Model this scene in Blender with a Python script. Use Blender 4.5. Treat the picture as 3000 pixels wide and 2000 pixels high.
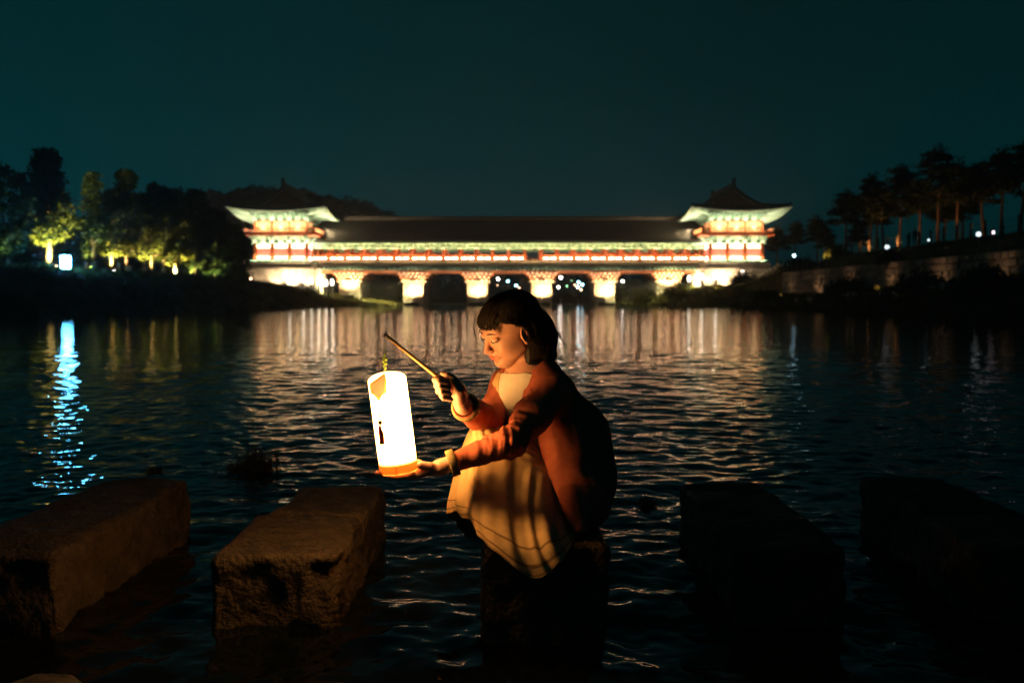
import bpy, math, random
import numpy as np
from mathutils import Vector, Matrix
rnd = random.Random(7)
nr = np.random.default_rng(11)
sc = bpy.context.scene
for o in list(bpy.data.objects):
    bpy.data.objects.remove(o)
COL = sc.collection
R = math.radians

# ------------------------------------------------------------------ camera
FPX = 2917.0            # focal length in pixels of the 3000 px wide photograph (35 mm lens)
CAM_H = 1.06
PITCH = math.atan(124 / FPX)
cam_data = bpy.data.cameras.new('camera')
cam_data.lens = 36 * FPX / 3000
cam_data.sensor_width = 36
cam_data.clip_start = 0.05
cam_data.clip_end = 4000
cam_data.dof.use_dof = True
cam_data.dof.focus_distance = 3.2
cam_data.dof.aperture_fstop = 4.2
cam = bpy.data.objects.new('camera', cam_data)
cam.location = (0, 0, CAM_H)
cam.rotation_euler = (R(90) - PITCH, 0, 0)
COL.objects.link(cam)
sc.camera = cam

# ------------------------------------------------------------------ night sky
world = bpy.data.worlds.new('World')
sc.world = world
world.use_nodes = True
wn, wl = world.node_tree.nodes, world.node_tree.links
wn.clear()
w_out = wn.new('ShaderNodeOutputWorld')
w_bg = wn.new('ShaderNodeBackground')
w_tc = wn.new('ShaderNodeTexCoord')
w_sep = wn.new('ShaderNodeSeparateXYZ')
w_ramp = wn.new('ShaderNodeValToRGB')
wl.new(w_tc.outputs['Generated'], w_sep.inputs[0])
wl.new(w_sep.outputs['Z'], w_ramp.inputs[0])
el = w_ramp.color_ramp.elements
el[0].position = 0.0;  el[0].color = (0.0003, 0.0350, 0.0400, 1)
el[1].position = 0.34; el[1].color = (0.0003, 0.0124, 0.0144, 1)
e = el.new(0.62); e.color = (0.0003, 0.0050, 0.0060, 1)
e = el.new(0.10); e.color = (0.0003, 0.0260, 0.0298, 1)
e = el.new(0.20); e.color = (0.0003, 0.0176, 0.0204, 1)
# city light beyond the left bank lifts that side of the sky
w_mr = wn.new('ShaderNodeMapRange')
w_mr.inputs['From Min'].default_value = 0.25; w_mr.inputs['From Max'].default_value = -0.55
w_mr.inputs['To Min'].default_value = 0.82; w_mr.inputs['To Max'].default_value = 1.45
wl.new(w_sep.outputs['X'], w_mr.inputs['Value'])
wl.new(w_ramp.outputs[0], w_bg.inputs['Color'])
wl.new(w_mr.outputs[0], w_bg.inputs['Strength'])
wl.new(w_bg.outputs[0], w_out.inputs['Surface'])

# ------------------------------------------------------------------ exposure and render settings
sc.view_settings.view_transform = 'Standard'
sc.view_settings.look = 'None'
sc.view_settings.exposure = 0.0
sc.view_settings.gamma = 1.0
sc.view_settings.use_curve_mapping = False
sc.render.engine = 'CYCLES'
cy = sc.cycles
cy.max_bounces = 6
cy.diffuse_bounces = 3
cy.glossy_bounces = 3
cy.transmission_bounces = 4
cy.transparent_max_bounces = 6
cy.caustics_reflective = False
cy.caustics_refractive = False
cy.sample_clamp_indirect = 4.0
cy.sample_clamp_direct = 0.0
cy.use_denoising = True
try:
    cy.denoiser = 'OPENIMAGEDENOISE'
    cy.denoising_input_passes = 'RGB_ALBEDO_NORMAL'
except Exception:
    pass
cy.use_light_tree = True


# ------------------------------------------------------------------ helpers
def at(px, py, d):
    """The world point at depth d (metres along Y) seen at pixel (px, py) of the photograph."""
    u, v = (px - 1500) / FPX, (1000 - py) / FPX
    ca, sa = math.cos(PITCH), math.sin(PITCH)
    r = Vector((u, ca + v * sa, -sa + v * ca))
    return Vector((0, 0, CAM_H)) + r * (d / r.y)


class MB:
    """Collects shapes and links them as ONE mesh object."""
    def __init__(self):
        self.v, self.f, self.n = [], [], 0

    def add(self, verts, faces):
        verts = np.asarray(verts, dtype=float).reshape(-1, 3)
        self.v.append(verts)
        n = self.n
        self.f.extend([tuple(i + n for i in f) for f in faces])
        self.n += len(verts)

    def box(self, c, s, rz=0.0, taper=1.0):
        sx, sy, sz = s[0] / 2, s[1] / 2, s[2] / 2
        vs = []
        for z, t in ((-sz, 1.0), (sz, taper)):
            for x, y in ((-sx, -sy), (sx, -sy), (sx, sy), (-sx, sy)):
                x, y = x * t, y * t
                cx, sn = math.cos(rz), math.sin(rz)
                vs.append((c[0] + x * cx - y * sn, c[1] + x * sn + y * cx, c[2] + z))
        self.add(vs, [(3, 2, 1, 0), (4, 5, 6, 7), (0, 1, 5, 4), (1, 2, 6, 5), (2, 3, 7, 6), (3, 0, 4, 7)])

    def tube(self, path, radii, n=8, caps=True):
        P = np.asarray([tuple(p) for p in path], dtype=float)
        m = len(P)
        if np.isscalar(radii):
            radii = [radii] * m
        T = np.gradient(P, axis=0)
        T /= (np.linalg.norm(T, axis=1, keepdims=True) + 1e-12)
        ref = np.array([0., 0., 1.]) if abs(T[0][2]) < 0.9 else np.array([1., 0., 0.])
        vs = []
        for i in range(m):
            a = np.cross(T[i], ref); a /= (np.linalg.norm(a) + 1e-12)
            b = np.cross(T[i], a)
            ref = -np.cross(T[i], a) if False else ref
            for k in range(n):
                t = 2 * math.pi * k / n
                vs.append(P[i] + radii[i] * (math.cos(t) * a + math.sin(t) * b))
        fs = []
        for i in range(m - 1):
            for k in range(n):
                k2 = (k + 1) % n
                fs.append((i * n + k, i * n + k2, (i + 1) * n + k2, (i + 1) * n + k))
        if caps:
            fs.append(tuple(range(n))[::-1])
            fs.append(tuple((m - 1) * n + k for k in range(n)))
        self.add(vs, fs)

    def grid(self, G, closed_u=False, closed_v=False, flip=False):
        G = np.asarray(G, dtype=float)
        a, b = G.shape[:2]
        fs = []
        for i in range(a if closed_u else a - 1):
            for j in range(b if closed_v else b - 1):
                i2, j2 = (i + 1) % a, (j + 1) % b
                q = (i * b + j, i2 * b + j, i2 * b + j2, i * b + j2)
                fs.append(q[::-1] if flip else q)
        self.add(G.reshape(-1, 3), fs)

    def prism(self, poly, z0, z1, taper=1.0, c=(0, 0)):
        n = len(poly)
        vs = [(x, y, z0) for x, y in poly] + [(c[0] + (x - c[0]) * taper, c[1] + (y - c[1]) * taper, z1) for x, y in poly]
        fs = [tuple(range(n))[::-1], tuple(range(n, 2 * n))]
        for k in range(n):
            k2 = (k + 1) % n
            fs.append((k, k2, n + k2, n + k))
        self.add(vs, fs)

    def lathe(self, prof, c=(0, 0, 0), n=16):
        vs, fs, m = [], [], len(prof)
        for r, z in prof:
            for k in range(n):
                t = 2 * math.pi * k / n
                vs.append((c[0] + r * math.cos(t), c[1] + r * math.sin(t), c[2] + z))
        for i in range(m - 1):
            for k in range(n):
                k2 = (k + 1) % n
                fs.append((i * n + k, i * n + k2, (i + 1) * n + k2, (i + 1) * n + k))
        fs.append(tuple(range(n))[::-1]); fs.append(tuple((m - 1) * n + k for k in range(n)))
        self.add(vs, fs)

    def mesh(self, name, mat=None, smooth=False):
        me = bpy.data.meshes.new(name)
        if self.n:
            V = np.concatenate(self.v)
            me.from_pydata(V.tolist(), [], self.f)
        if mat:
            me.materials.append(mat)
        if smooth:
            me.polygons.foreach_set('use_smooth', [True] * len(me.polygons))
        me.update()
        return me

    def build(self, name, mat=None, parent=None, smooth=False, loc=None):
        return link(name, self.mesh(name, mat, smooth), parent, loc)


def link(name, me, parent=None, loc=None, rz=0.0):
    o = bpy.data.objects.new(name, me)
    COL.objects.link(o)
    if parent is not None:
        o.parent = parent
    if loc is not None:
        o.location = loc
    if rz:
        o.rotation_euler = (0, 0, rz)
    return o


def array_mesh(name, V, F, mat=None, smooth=True):
    """Mesh from numpy arrays: V (n,3), F (m,3) or (m,4)."""
    me = bpy.data.meshes.new(name)
    V = np.ascontiguousarray(V, dtype=np.float32); F = np.ascontiguousarray(F, dtype=np.int32)
    m, k = F.shape
    me.vertices.add(len(V)); me.vertices.foreach_set('co', V.ravel())
    me.loops.add(m * k); me.loops.foreach_set('vertex_index', F.ravel())
    me.polygons.add(m)
    me.polygons.foreach_set('loop_start', np.arange(0, m * k, k, dtype=np.int32))
    try:
        me.polygons.foreach_set('loop_total', np.full(m, k, dtype=np.int32))
    except Exception:
        pass
    if smooth:
        me.polygons.foreach_set('use_smooth', np.ones(m, dtype=bool))
    if mat:
        me.materials.append(mat)
    me.update(calc_edges=True)
    return me


def tag(o, label=None, cat=None, group=None, kind=None):
    if label: o['label'] = label
    if cat: o['category'] = cat
    if group: o['group'] = group
    if kind: o['kind'] = kind
    return o


def thing(name, label, cat, loc=(0, 0, 0), rz=0.0, group=None):
    o = bpy.data.objects.new(name, None)
    COL.objects.link(o)
    o.location = loc
    o.rotation_euler = (0, 0, rz)
    o.empty_display_size = 0.2
    return tag(o, label, cat, group)


def copy_tree(o, parent=None):
    c = o.copy()
    COL.objects.link(c)
    if parent is not None:
        c.parent = parent
    for ch in list(o.children):
        copy_tree(ch, c)
    return c


# ------------------------------------------------------------------ materials
def M(name, col, rough=0.75, var=0.0, scale=6.0, bump=0.0, bscale=None, spec=0.4, obvar=0.0, col2=None, transl=0.0, detail=4.0, metallic=0.0, stretch=None):
    m = bpy.data.materials.new(name)
    m.use_nodes = True
    nt = m.node_tree
    n, l = nt.nodes, nt.links
    p = n['Principled BSDF']
    p.inputs['Roughness'].default_value = rough
    p.inputs['Metallic'].default_value = metallic
    p.inputs['Specular IOR Level'].default_value = spec
    p.inputs['Base Color'].default_value = (*col, 1)
    tc = n.new('ShaderNodeTexCoord')
    src = tc.outputs['Object']
    if stretch:
        mp = n.new('ShaderNodeMapping'); mp.inputs['Scale'].default_value = stretch
        l.new(src, mp.inputs[0]); src = mp.outputs[0]
    out = None
    if var > 0 or col2:
        nz = n.new('ShaderNodeTexNoise')
        nz.inputs['Scale'].default_value = scale; nz.inputs['Detail'].default_value = detail
        l.new(src, nz.inputs['Vector'])
        rp = n.new('ShaderNodeValToRGB')
        a = tuple(c * (1 - var) for c in col); b = col2 or tuple(min(1, c * (1 + var)) for c in col)
        rp.color_ramp.elements[0].color = (*a, 1); rp.color_ramp.elements[1].color = (*b, 1)
        rp.color_ramp.elements[0].position = 0.32; rp.color_ramp.elements[1].position = 0.68
        l.new(nz.outputs['Fac'], rp.inputs[0])
        out = rp.outputs[0]
    if obvar > 0:
        oi = n.new('ShaderNodeObjectInfo')
        mr = n.new('ShaderNodeMapRange')
        mr.inputs['To Min'].default_value = 1 - obvar; mr.inputs['To Max'].default_value = 1 + obvar
        l.new(oi.outputs['Random'], mr.inputs['Value'])
        mx = n.new('ShaderNodeMix'); mx.data_type = 'RGBA'; mx.blend_type = 'MULTIPLY'
        mx.inputs['Factor'].default_value = 1.0
        if out is not None: l.new(out, mx.inputs['A'])
        else: mx.inputs['A'].default_value = (*col, 1)
        l.new(mr.outputs[0], mx.inputs['B'])
        out = mx.outputs['Result']
    if out is not None:
        l.new(out, p.inputs['Base Color'])
    if bump > 0:
        nb = n.new('ShaderNodeTexNoise')
        nb.inputs['Scale'].default_value = bscale or scale * 4; nb.inputs['Detail'].default_value = 5.0
        l.new(src, nb.inputs['Vector'])
        bp = n.new('ShaderNodeBump'); bp.inputs['Strength'].default_value = bump; bp.inputs['Distance'].default_value = 0.02
        l.new(nb.outputs['Fac'], bp.inputs['Height']); l.new(bp.outputs[0], p.inputs['Normal'])
    if transl > 0:
        tr = n.new('ShaderNodeBsdfTranslucent')
        if out is not None: l.new(out, tr.inputs['Color'])
        else: tr.inputs['Color'].default_value = (*col, 1)
        ms = n.new('ShaderNodeMixShader'); ms.inputs[0].default_value = transl
        l.new(p.outputs[0], ms.inputs[1]); l.new(tr.outputs[0], ms.inputs[2])
        l.new(ms.outputs[0], n['Material Output'].inputs['Surface'])
    return m


def E(name, col, strength):
    m = bpy.data.materials.new(name)
    m.use_nodes = True
    n, l = m.node_tree.nodes, m.node_tree.links
    n.remove(n['Principled BSDF'])
    em = n.new('ShaderNodeEmission')
    em.inputs['Color'].default_value = (*col, 1); em.inputs['Strength'].default_value = strength
    l.new(em.outputs[0], n['Material Output'].inputs['Surface'])
    return m


def lamp(kind, name, loc, energy, color, size=0.15, target=None, parent=None, spot=None, blend=0.6, area=None, spread=180):
    L = bpy.data.lights.new(name, kind)
    L.energy = energy; L.color = color
    if kind == 'AREA':
        L.shape = 'RECTANGLE'; L.size, L.size_y = area
        L.spread = R(spread)
    else:
        L.shadow_soft_size = size
    if kind == 'SPOT':
        L.spot_size = R(spot or 90); L.spot_blend = blend
    o = bpy.data.objects.new(name, L)
    COL.objects.link(o)
    o.location = loc
    if target is not None:
        d = Vector(target) - Vector(loc)
        o.rotation_euler = d.to_track_quat('-Z', 'Y').to_euler()
    if parent is not None:
        o.parent = parent
    return o


def vnoise(P, scale, seed=0):
    """Smooth value noise at points P (n,3), about -1..1."""
    Q = np.asarray(P) * scale + seed * 17.31
    I = np.floor(Q).astype(np.int64); Fq = Q - I
    Fq = Fq * Fq * (3 - 2 * Fq)
    def h(ix, iy, iz):
        k = (ix * 374761393 + iy * 668265263 + iz * 2147483647 + seed * 974711) & 0x7fffffff
        k = ((k ^ (k >> 13)) * 1274126177) & 0x7fffffff
        return ((k ^ (k >> 16)) & 0xffff) / 32767.5 - 1
    r = 0
    for dx in (0, 1):
        for dy in (0, 1):
            for dz in (0, 1):
                w = (Fq[..., 0] if dx else 1 - Fq[..., 0]) * (Fq[..., 1] if dy else 1 - Fq[..., 1]) * (Fq[..., 2] if dz else 1 - Fq[..., 2])
                r = r + w * h(I[..., 0] + dx, I[..., 1] + dy, I[..., 2] + dz)
    return r


def fbm(P, scale, octaves=4, seed=0, gain=0.5):
    r, a = 0, 1.0
    for k in range(octaves):
        r = r + a * vnoise(P, scale * 2 ** k, seed + k)
        a *= gain
    return r
# ------------------------------------------------------------------ ground, river, water
m_earth = M('bank earth and grass', (0.075, 0.062, 0.028), 0.95, 0.45, 0.6, 0.5, 3.0, spec=0.1, col2=(0.09, 0.095, 0.03))
m_grass = M('grass blades', (0.08, 0.10, 0.024), 0.85, 0.35, 0.4, spec=0.15, col2=(0.13, 0.12, 0.035), transl=0.3)
m_water = bpy.data.materials.new('river water')
m_water.use_nodes = True
_n, _l = m_water.node_tree.nodes, m_water.node_tree.links
_p = _n['Principled BSDF']
_p.inputs['Base Color'].default_value = (0.004, 0.006, 0.006, 1)
_p.inputs['Roughness'].default_value = 0.025
_p.inputs['IOR'].default_value = 1.333
_p.inputs['Specular IOR Level'].default_value = 0.5
_tc = _n.new('ShaderNodeTexCoord')
_nz = _n.new('ShaderNodeTexNoise'); _nz.inputs['Scale'].default_value = 9.0; _nz.inputs['Detail'].default_value = 3.0
_mp = _n.new('ShaderNodeMapping'); _mp.inputs['Scale'].default_value = (0.75, 1.25, 1.0)
_l.new(_tc.outputs['Object'], _mp.inputs[0]); _l.new(_mp.outputs[0], _nz.inputs['Vector'])
_bp = _n.new('ShaderNodeBump'); _bp.inputs['Strength'].default_value = 0.32; _bp.inputs['Distance'].default_value = 0.012
_l.new(_nz.outputs['Fac'], _bp.inputs['Height'])
_nz2 = _n.new('ShaderNodeTexNoise'); _nz2.inputs['Scale'].default_value = 2.4; _nz2.inputs['Detail'].default_value = 3.0
_l.new(_mp.outputs[0], _nz2.inputs['Vector'])
_bp2 = _n.new('ShaderNodeBump'); _bp2.inputs['Strength'].default_value = 0.30; _bp2.inputs['Distance'].default_value = 0.03
_l.new(_nz2.outputs['Fac'], _bp2.inputs['Height']); _l.new(_bp.outputs[0], _bp2.inputs['Normal'])
_l.new(_bp2.outputs[0], _p.inputs['Normal'])

WEIR_Y = 197.0
_LY = [-400, 60, 80, 129, 150, 167, 195, 240]; _LX = [-30.5, -30.5, -26.0, -26.0, -24.5, -18.5, -17.0, -16.0]
_RY = [-400, 45, 60, 100, 150, 170, 182, 195, 240]; _RX = [21.5, 21.5, 22.5, 26.0, 26.0, 22.0, 17.5, 16.5, 16.0]
WALL_X, WALL_Z0, WALL_Z1, WALL_Y0, WALL_Y1 = 32.0, 2.1, 4.2, 56.0, 118.0


def smooth(a, b, x):
    t = np.clip((x - a) / (b - a), 0, 1)
    return t * t * (3 - 2 * t)


def ground_z(x, y):
    x = np.asarray(x, float); y = np.asarray(y, float)
    P = np.stack([x, y, 0 * x], -1)
    n = fbm(P, 0.22, 3, 5)
    xl = np.interp(y, _LY, _LX); xr = np.interp(y, _RY, _RX)
    dl = xl - x; dr = x - xr
    near_bridge = smooth(128, 162, y)
    sl = 0.62 * (1 - near_bridge) + 0.13 * near_bridge
    top_l = 3.45 + 0.25 * n
    zl = top_l * np.tanh(np.maximum(dl, 0) * sl / 3.0) + np.where(dl > 0, 0.12 * n, 0)
    # right bank: slope, wall, terrace, slope, path level
    nb = smooth(116, 150, y)
    s1 = 2.3 * smooth(0, 9.0, dr) + np.where(dr > 0, 0.15 * n, 0)
    terr = np.where(x > WALL_X + 0.25, WALL_Z1 - 0.05, s1)
    up = WALL_Z1 - 0.05 + (6.35 - WALL_Z1) * smooth(34.0, 39.5, x) + 0.12 * n
    zr_a = np.where(x > WALL_X + 0.25, np.where(x > 33.0, up, terr), s1)
    zr_b = 3.3 * np.tanh(np.maximum(dr, 0) * 0.16) + 3.2 * smooth(43, 50, x) + np.where(dr > 0, 0.12 * n, 0)
    zr = zr_a * (1 - nb) + zr_b * nb
    bed = -0.9
    z = np.where(dl > 0, zl, np.where(dr > 0, zr, bed))
    z = np.where((dl <= 0) & (dl > -1.5), bed * (-dl / 1.5), z)
    z = np.where((dr <= 0) & (dr > -1.5), bed * (-dr / 1.5), z)
    # ground beyond the weir and the wooded hill behind the left pavilion
    far = smooth(WEIR_Y + 0.5, WEIR_Y + 9, y)
    zf = 0.5 + 1.2 * smooth(215, 300, y) + 0.2 * n
    z = np.where((dl <= 0) & (dr <= 0), z * (1 - far) + zf * far, z)
    hx = np.interp(x, [-260, -190, -150, -125, -105, -90, -78, -66, -55, -43, -34, -29.5, -26, 0], [2, 5, 9, 14, 20, 25.5, 27.2, 26.5, 24.5, 22.5, 19, 15, 2, 0])
    hill = hx * smooth(235, 296, y) * (1 - 0.75 * smooth(330, 430, y))
    hill = hill * (1 + 0.03 * n)
    return z + hill


xs = np.unique(np.concatenate([np.linspace(-1600, -220, 14), np.linspace(-220, -60, 54), np.arange(-60, 60.1, 1.0), [WALL_X + 0.2, WALL_X + 0.3], np.linspace(60, 220, 30), np.linspace(220, 1600, 14)]))
ys = np.unique(np.concatenate([[-300, -120, -60], np.arange(-30, 262, 1.6), np.linspace(262, 440, 60), np.linspace(440, 3000, 22)]))
GX, GY = np.meshgrid(xs, ys, indexing='ij')
GZ = ground_z(GX, GY)
V = np.stack([GX, GY, GZ], -1).reshape(-1, 3)
na, nb_ = GX.shape
ii, jj = np.meshgrid(np.arange(na - 1), np.arange(nb_ - 1), indexing='ij')
F = np.stack([ii * nb_ + jj, (ii + 1) * nb_ + jj, (ii + 1) * nb_ + jj + 1, ii * nb_ + jj + 1], -1).reshape(-1, 4)
ground = tag(link('ground', array_mesh('ground', V, F, m_earth)), kind='structure')

# --- the river surface with real ripples
rows = [-6.0]
while rows[-1] < WEIR_Y:
    y = rows[-1]
    d = 0.25 if y < 1.4 else (0.02 if y < 2.3 else min(1.3, max(0.0125, 0.40 * y * y / 996)))
    rows.append(y + d)
rows[-1] = WEIR_Y
wy = np.array(rows); wd = np.gradient(wy)
NC = 720
u = np.linspace(-1, 1, NC)
half = np.minimum(np.maximum(wy, 0) * 0.85 + 3.5, 33.0)
WX = half[:, None] * u[None, :]; WY = np.repeat(wy[:, None], NC, 1)
WX = np.clip(WX, -32.5, 28.0)
warp = np.stack([WX, WY, 0 * WX], -1)
w1 = vnoise(warp, 0.55, 1) * 0.22; w2 = vnoise(warp, 0.5, 2) * 0.22
gust = 0.92 + 0.42 * vnoise(warp * np.array([1.0, 0.5, 1.0]), 0.22, 3) + 0.22 * vnoise(warp, 0.9, 6) + 0.25 * smooth(6.5, 4.2, WY) * (0.5 + vnoise(warp, 1.6, 8))
gust = np.clip(gust, 0.3, 1.7)
WZ = np.zeros_like(WX)
comps = [(0.05 * (0.62 / 0.05) ** (k / 67), (0.012 if k < 14 else (0.0200 if k < 48 else 0.0135))) for k in range(68)] + [(0.7 * (2.6 / 0.7) ** (k / 17), 0.0042) for k in range(18)]
for lam, slope in comps:
    lam *= 0.92 + 0.16 * nr.random()
    th = nr.normal(0.12, 1.05)
    kx, ky = math.sin(th) * 2 * math.pi / lam, math.cos(th) * 2 * math.pi / lam
    amp = slope * lam / (2 * math.pi)
    att = np.clip((lam / (2.4 * wd) - 1) * 1.4, 0, 1) * np.clip(lam / (2.6 * half * 2 / NC) - .6, 0, 1)
    if att.max() <= 0: continue
    m = att > 0
    ph = kx * (WX[m] + w1[m]) + ky * (WY[m] + w2[m]) + nr.random() * 6.28
    WZ[m] += (amp * att[m])[:, None] * (np.sin(ph) + 0.25 * np.cos(2 * ph)) * gust[m]
V = np.stack([WX, WY, WZ], -1).reshape(-1, 3)
na, nb_ = WX.shape
ii, jj = np.meshgrid(np.arange(na - 1), np.arange(nb_ - 1), indexing='ij')
F = np.stack([ii * nb_ + jj, ii * nb_ + jj + 1, (ii + 1) * nb_ + jj + 1, (ii + 1) * nb_ + jj], -1).reshape(-1, 4)
water = tag(link('water', array_mesh('water', V, F, m_water)), kind='structure')

# --- long grass on both banks
def blades(name, pts, h, w, per, lean=0.35):
    vs, fs = [], []
    for (x, y, z), hh in zip(pts, h):
        for _ in range(per):
            a = rnd.random() * 6.28; dx, dy = math.cos(a), math.sin(a)
            ox, oy = rnd.gauss(0, 0.16), rnd.gauss(0, 0.16)
            hb = hh * rnd.uniform(0.55, 1.15); ln = hb * rnd.uniform(0.1, lean * 2)
            n = len(vs); ww = w * rnd.uniform(0.6, 1.3)
            lx, ly = math.cos(a * 3.1), math.sin(a * 3.1)
            vs += [(x + ox - dx * ww, y + oy - dy * ww, z - 0.05), (x + ox + dx * ww, y + oy + dy * ww, z - 0.05),
                   (x + ox + lx * ln * .4 + dx * ww * .6, y + oy + ly * ln * .4 + dy * ww * .6, z + hb * .6), (x + ox + lx * ln, y + oy + ly * ln, z + hb)]
            fs += [(n, n + 1, n + 2), (n, n + 2, n + 3)]
    me = bpy.data.meshes.new(name)
    me.from_pydata(vs, [], fs)
    me.materials.append(m_grass)
    return tag(link(name, me), kind='stuff')


def scatter(n, x0, x1, y0, y1, keep):
    x = nr.uniform(x0, x1, n); y = nr.uniform(y0, y1, n)
    k = keep(x, y)
    x, y = x[k], y[k]
    return np.stack([x, y, ground_z(x, y)], -1)

pl = scatter(9000, -46, -15, 58, 190, lambda x, y: (np.interp(y, _LY, _LX) - x > -0.2) & (np.interp(y, _LY, _LX) - x < 20))
blades('bank_grass', pl, nr.uniform(0.18, 0.5, len(pl)), 0.05, 6)
pr = scatter(8000, 15, 34, 40, 190, lambda x, y: (x - np.interp(y, _RY, _RX) > -0.2) & ((x < WALL_X - 0.4) | (y > 120)))
blades('bank_grass', pr, nr.uniform(0.2, 0.6, len(pr)), 0.05, 6)
pt = scatter(2600, 32.8, 50, 55, 150, lambda x, y: x > 0)
blades('bank_grass', pt, nr.uniform(0.1, 0.28, len(pt)), 0.04, 5)
# unmown strip beyond the weir, seen between the piers
pw = scatter(2200, -24, 24, WEIR_Y + 8, 240, lambda x, y: x > -50)
blades('bank_grass', pw, nr.uniform(0.3, 0.8, len(pw)), 0.09, 5)

# --- weir across the river behind the bridge
m_weir = M('weir concrete', (0.3, 0.27, 0.23), 0.8, 0.2, 1.5, 0.3)
wb = MB(); wb.box((0, WEIR_Y + 0.35, 0.0), (46, 0.7, 0.44))
weir = wb.build('weir', m_weir)
tag(weir, 'low pale concrete weir wall across the river behind the bridge piers', 'weir')
m_buoy = M('white marker paint', (0.75, 0.75, 0.72), 0.5)
for k, px in enumerate((1643, 1693)):
    p = at(px, 884, WEIR_Y - 1.2)
    b = MB(); b.lathe([(0.16, -0.3), (0.2, -0.05), (0.2, 0.12), (0.09, 0.2), (0.07, 0.85 - 0.15 * k), (0.12, 0.9 - 0.15 * k), (0.11, 1.12 - 0.15 * k), (0.03, 1.2 - 0.15 * k)], n=10)
    tag(b.build('marker_buoy', m_buoy, loc=(p.x, p.y, 0.02), smooth=True),
        ['taller white marker buoy on the water nearer the third pier', 'shorter white marker buoy on the water nearer the fourth pier'][k], 'buoy', 'marker buoys by the weir')
# ------------------------------------------------------------------ materials of the timber buildings
m_red = M('vermilion timber', (0.46, 0.095, 0.035), 0.55, 0.12, 3.0, 0.1, obvar=0.1)
m_ored = M('orange lacquer timber', (0.50, 0.16, 0.06), 0.55, 0.15, 3.0, 0.1, obvar=0.1)
m_teal = M('painted teal timber', (0.13, 0.36, 0.29), 0.55, 0.3, 2.5, 0.1, col2=(0.26, 0.46, 0.38), obvar=0.12)
m_pale = M('pale green bracket paint', (0.34, 0.54, 0.46), 0.55, 0.25, 4.0, 0.0, obvar=0.15)
m_plaster = M('white plaster', (0.72, 0.70, 0.64), 0.8, 0.06, 2.0, 0.05)
m_tile = M('dark grey roof tile', (0.055, 0.052, 0.048), 0.6, 0.3, 1.2, 0.2)
m_ridge = M('ridge mortar and tile', (0.08, 0.072, 0.062), 0.7, 0.3, 1.0, 0.2)
m_gable = M('red gable boards', (0.17, 0.055, 0.035), 0.7, 0.2, 2.0)
m_stone = M('pier granite', (0.42, 0.38, 0.33), 0.8, 0.18, 2.2, 0.5, 9.0, obvar=0.16)
m_log = M('pale red beam ends', (0.60, 0.40, 0.30), 0.6, 0.15, 3.0, obvar=0.12)
m_logend = M('dark green beam ends', (0.10, 0.20, 0.155), 0.6, 0.2, 3.0, obvar=0.25)
m_soffit = M('painted soffit boards', (0.55, 0.60, 0.50), 0.6, 0.2, 1.5)
m_cream = M('cream door panel', (0.60, 0.36, 0.20), 0.6, 0.15, 2.0, obvar=0.1)
m_darkgreen = M('dark green rail paint', (0.05, 0.15, 0.12), 0.5, 0.2, 2.0)
m_window = M('red lattice window', (0.30, 0.035, 0.03), 0.5, 0.2, 6.0)
m_housing = M('black lamp housing', (0.02, 0.02, 0.02), 0.5)
e_strip = E('rail light strip', (1.0, 0.58, 0.34), 28.0)
e_flood = E('floodlight lens', (1.0, 0.82, 0.58), 22.0)

BX, BY = -0.57, 176.0
HALF = 33.4           # half length of the covered walk
WARM = (1.0, 0.62, 0.30)
WARMW = (1.0, 0.57, 0.24)

bridge = thing('covered_bridge', 'long covered timber bridge with dark tiled roof and red columns on stone piers', 'bridge', (BX, BY, 0))
NB = 24
PITCHC = 2 * HALF / NB


def part(mb, name, mat, parent, smooth=False, kind=None):
    o = mb.build(name, mat, parent, smooth)
    if kind: o['kind'] = kind
    return o


# deck, pent tile skirts, girders
b = MB(); b.box((0, 0, 7.15), (2 * HALF, 12.8, 0.6)); part(b, 'deck', m_ored, bridge)
for s in (-1, 1):
    G = [[(x, s * (6.62 + 1.25 * t), 7.62 - 0.95 * t - 0.12 * math.sin(t * math.pi)) for t in np.linspace(0, 1, 5)] for x in (-HALF, HALF)]
    b = MB(); b.grid(G); b.grid([[(p[0], p[1], p[2] - 0.14) for p in r] for r in G], flip=True)
    b.box((0, s * 7.86, 6.60), (2 * HALF, 0.10, 0.16))
    sk = part(b, 'skirt_roof', m_tile, bridge)
    t_ = MB()
    for x in np.arange(-HALF + 0.2, HALF, 0.36):
        t_.tube([(x, s * (6.64 + 1.25 * t), 7.66 - 0.95 * t - 0.12 * math.sin(t * math.pi)) for t in (0, 0.5, 1)], 0.085, 6)
    part(t_, 'tile_rows', m_ridge, sk, kind='stuff')
    b = MB(); b.box((0, s * 6.5, 5.68), (2 * HALF, 0.5, 0.52)); part(b, 'girder', m_ored, bridge)
    b = MB(); b.box((0, s * 6.55, 6.62), (2 * HALF, 0.3, 0.3)); part(b, 'edge_beam', m_teal, bridge)
# round joist ends under the deck
b = MB(); b.tube([(0, -7.35, 6.22), (0, 7.35, 6.22)], 0.255, 12)
jm = b.mesh('joist', m_logend, True)
nj = 88
for k in range(nj):
    link('joist', jm, bridge, (-HALF + (k + 0.5) * 2 * HALF / nj, 0, 0))

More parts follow.
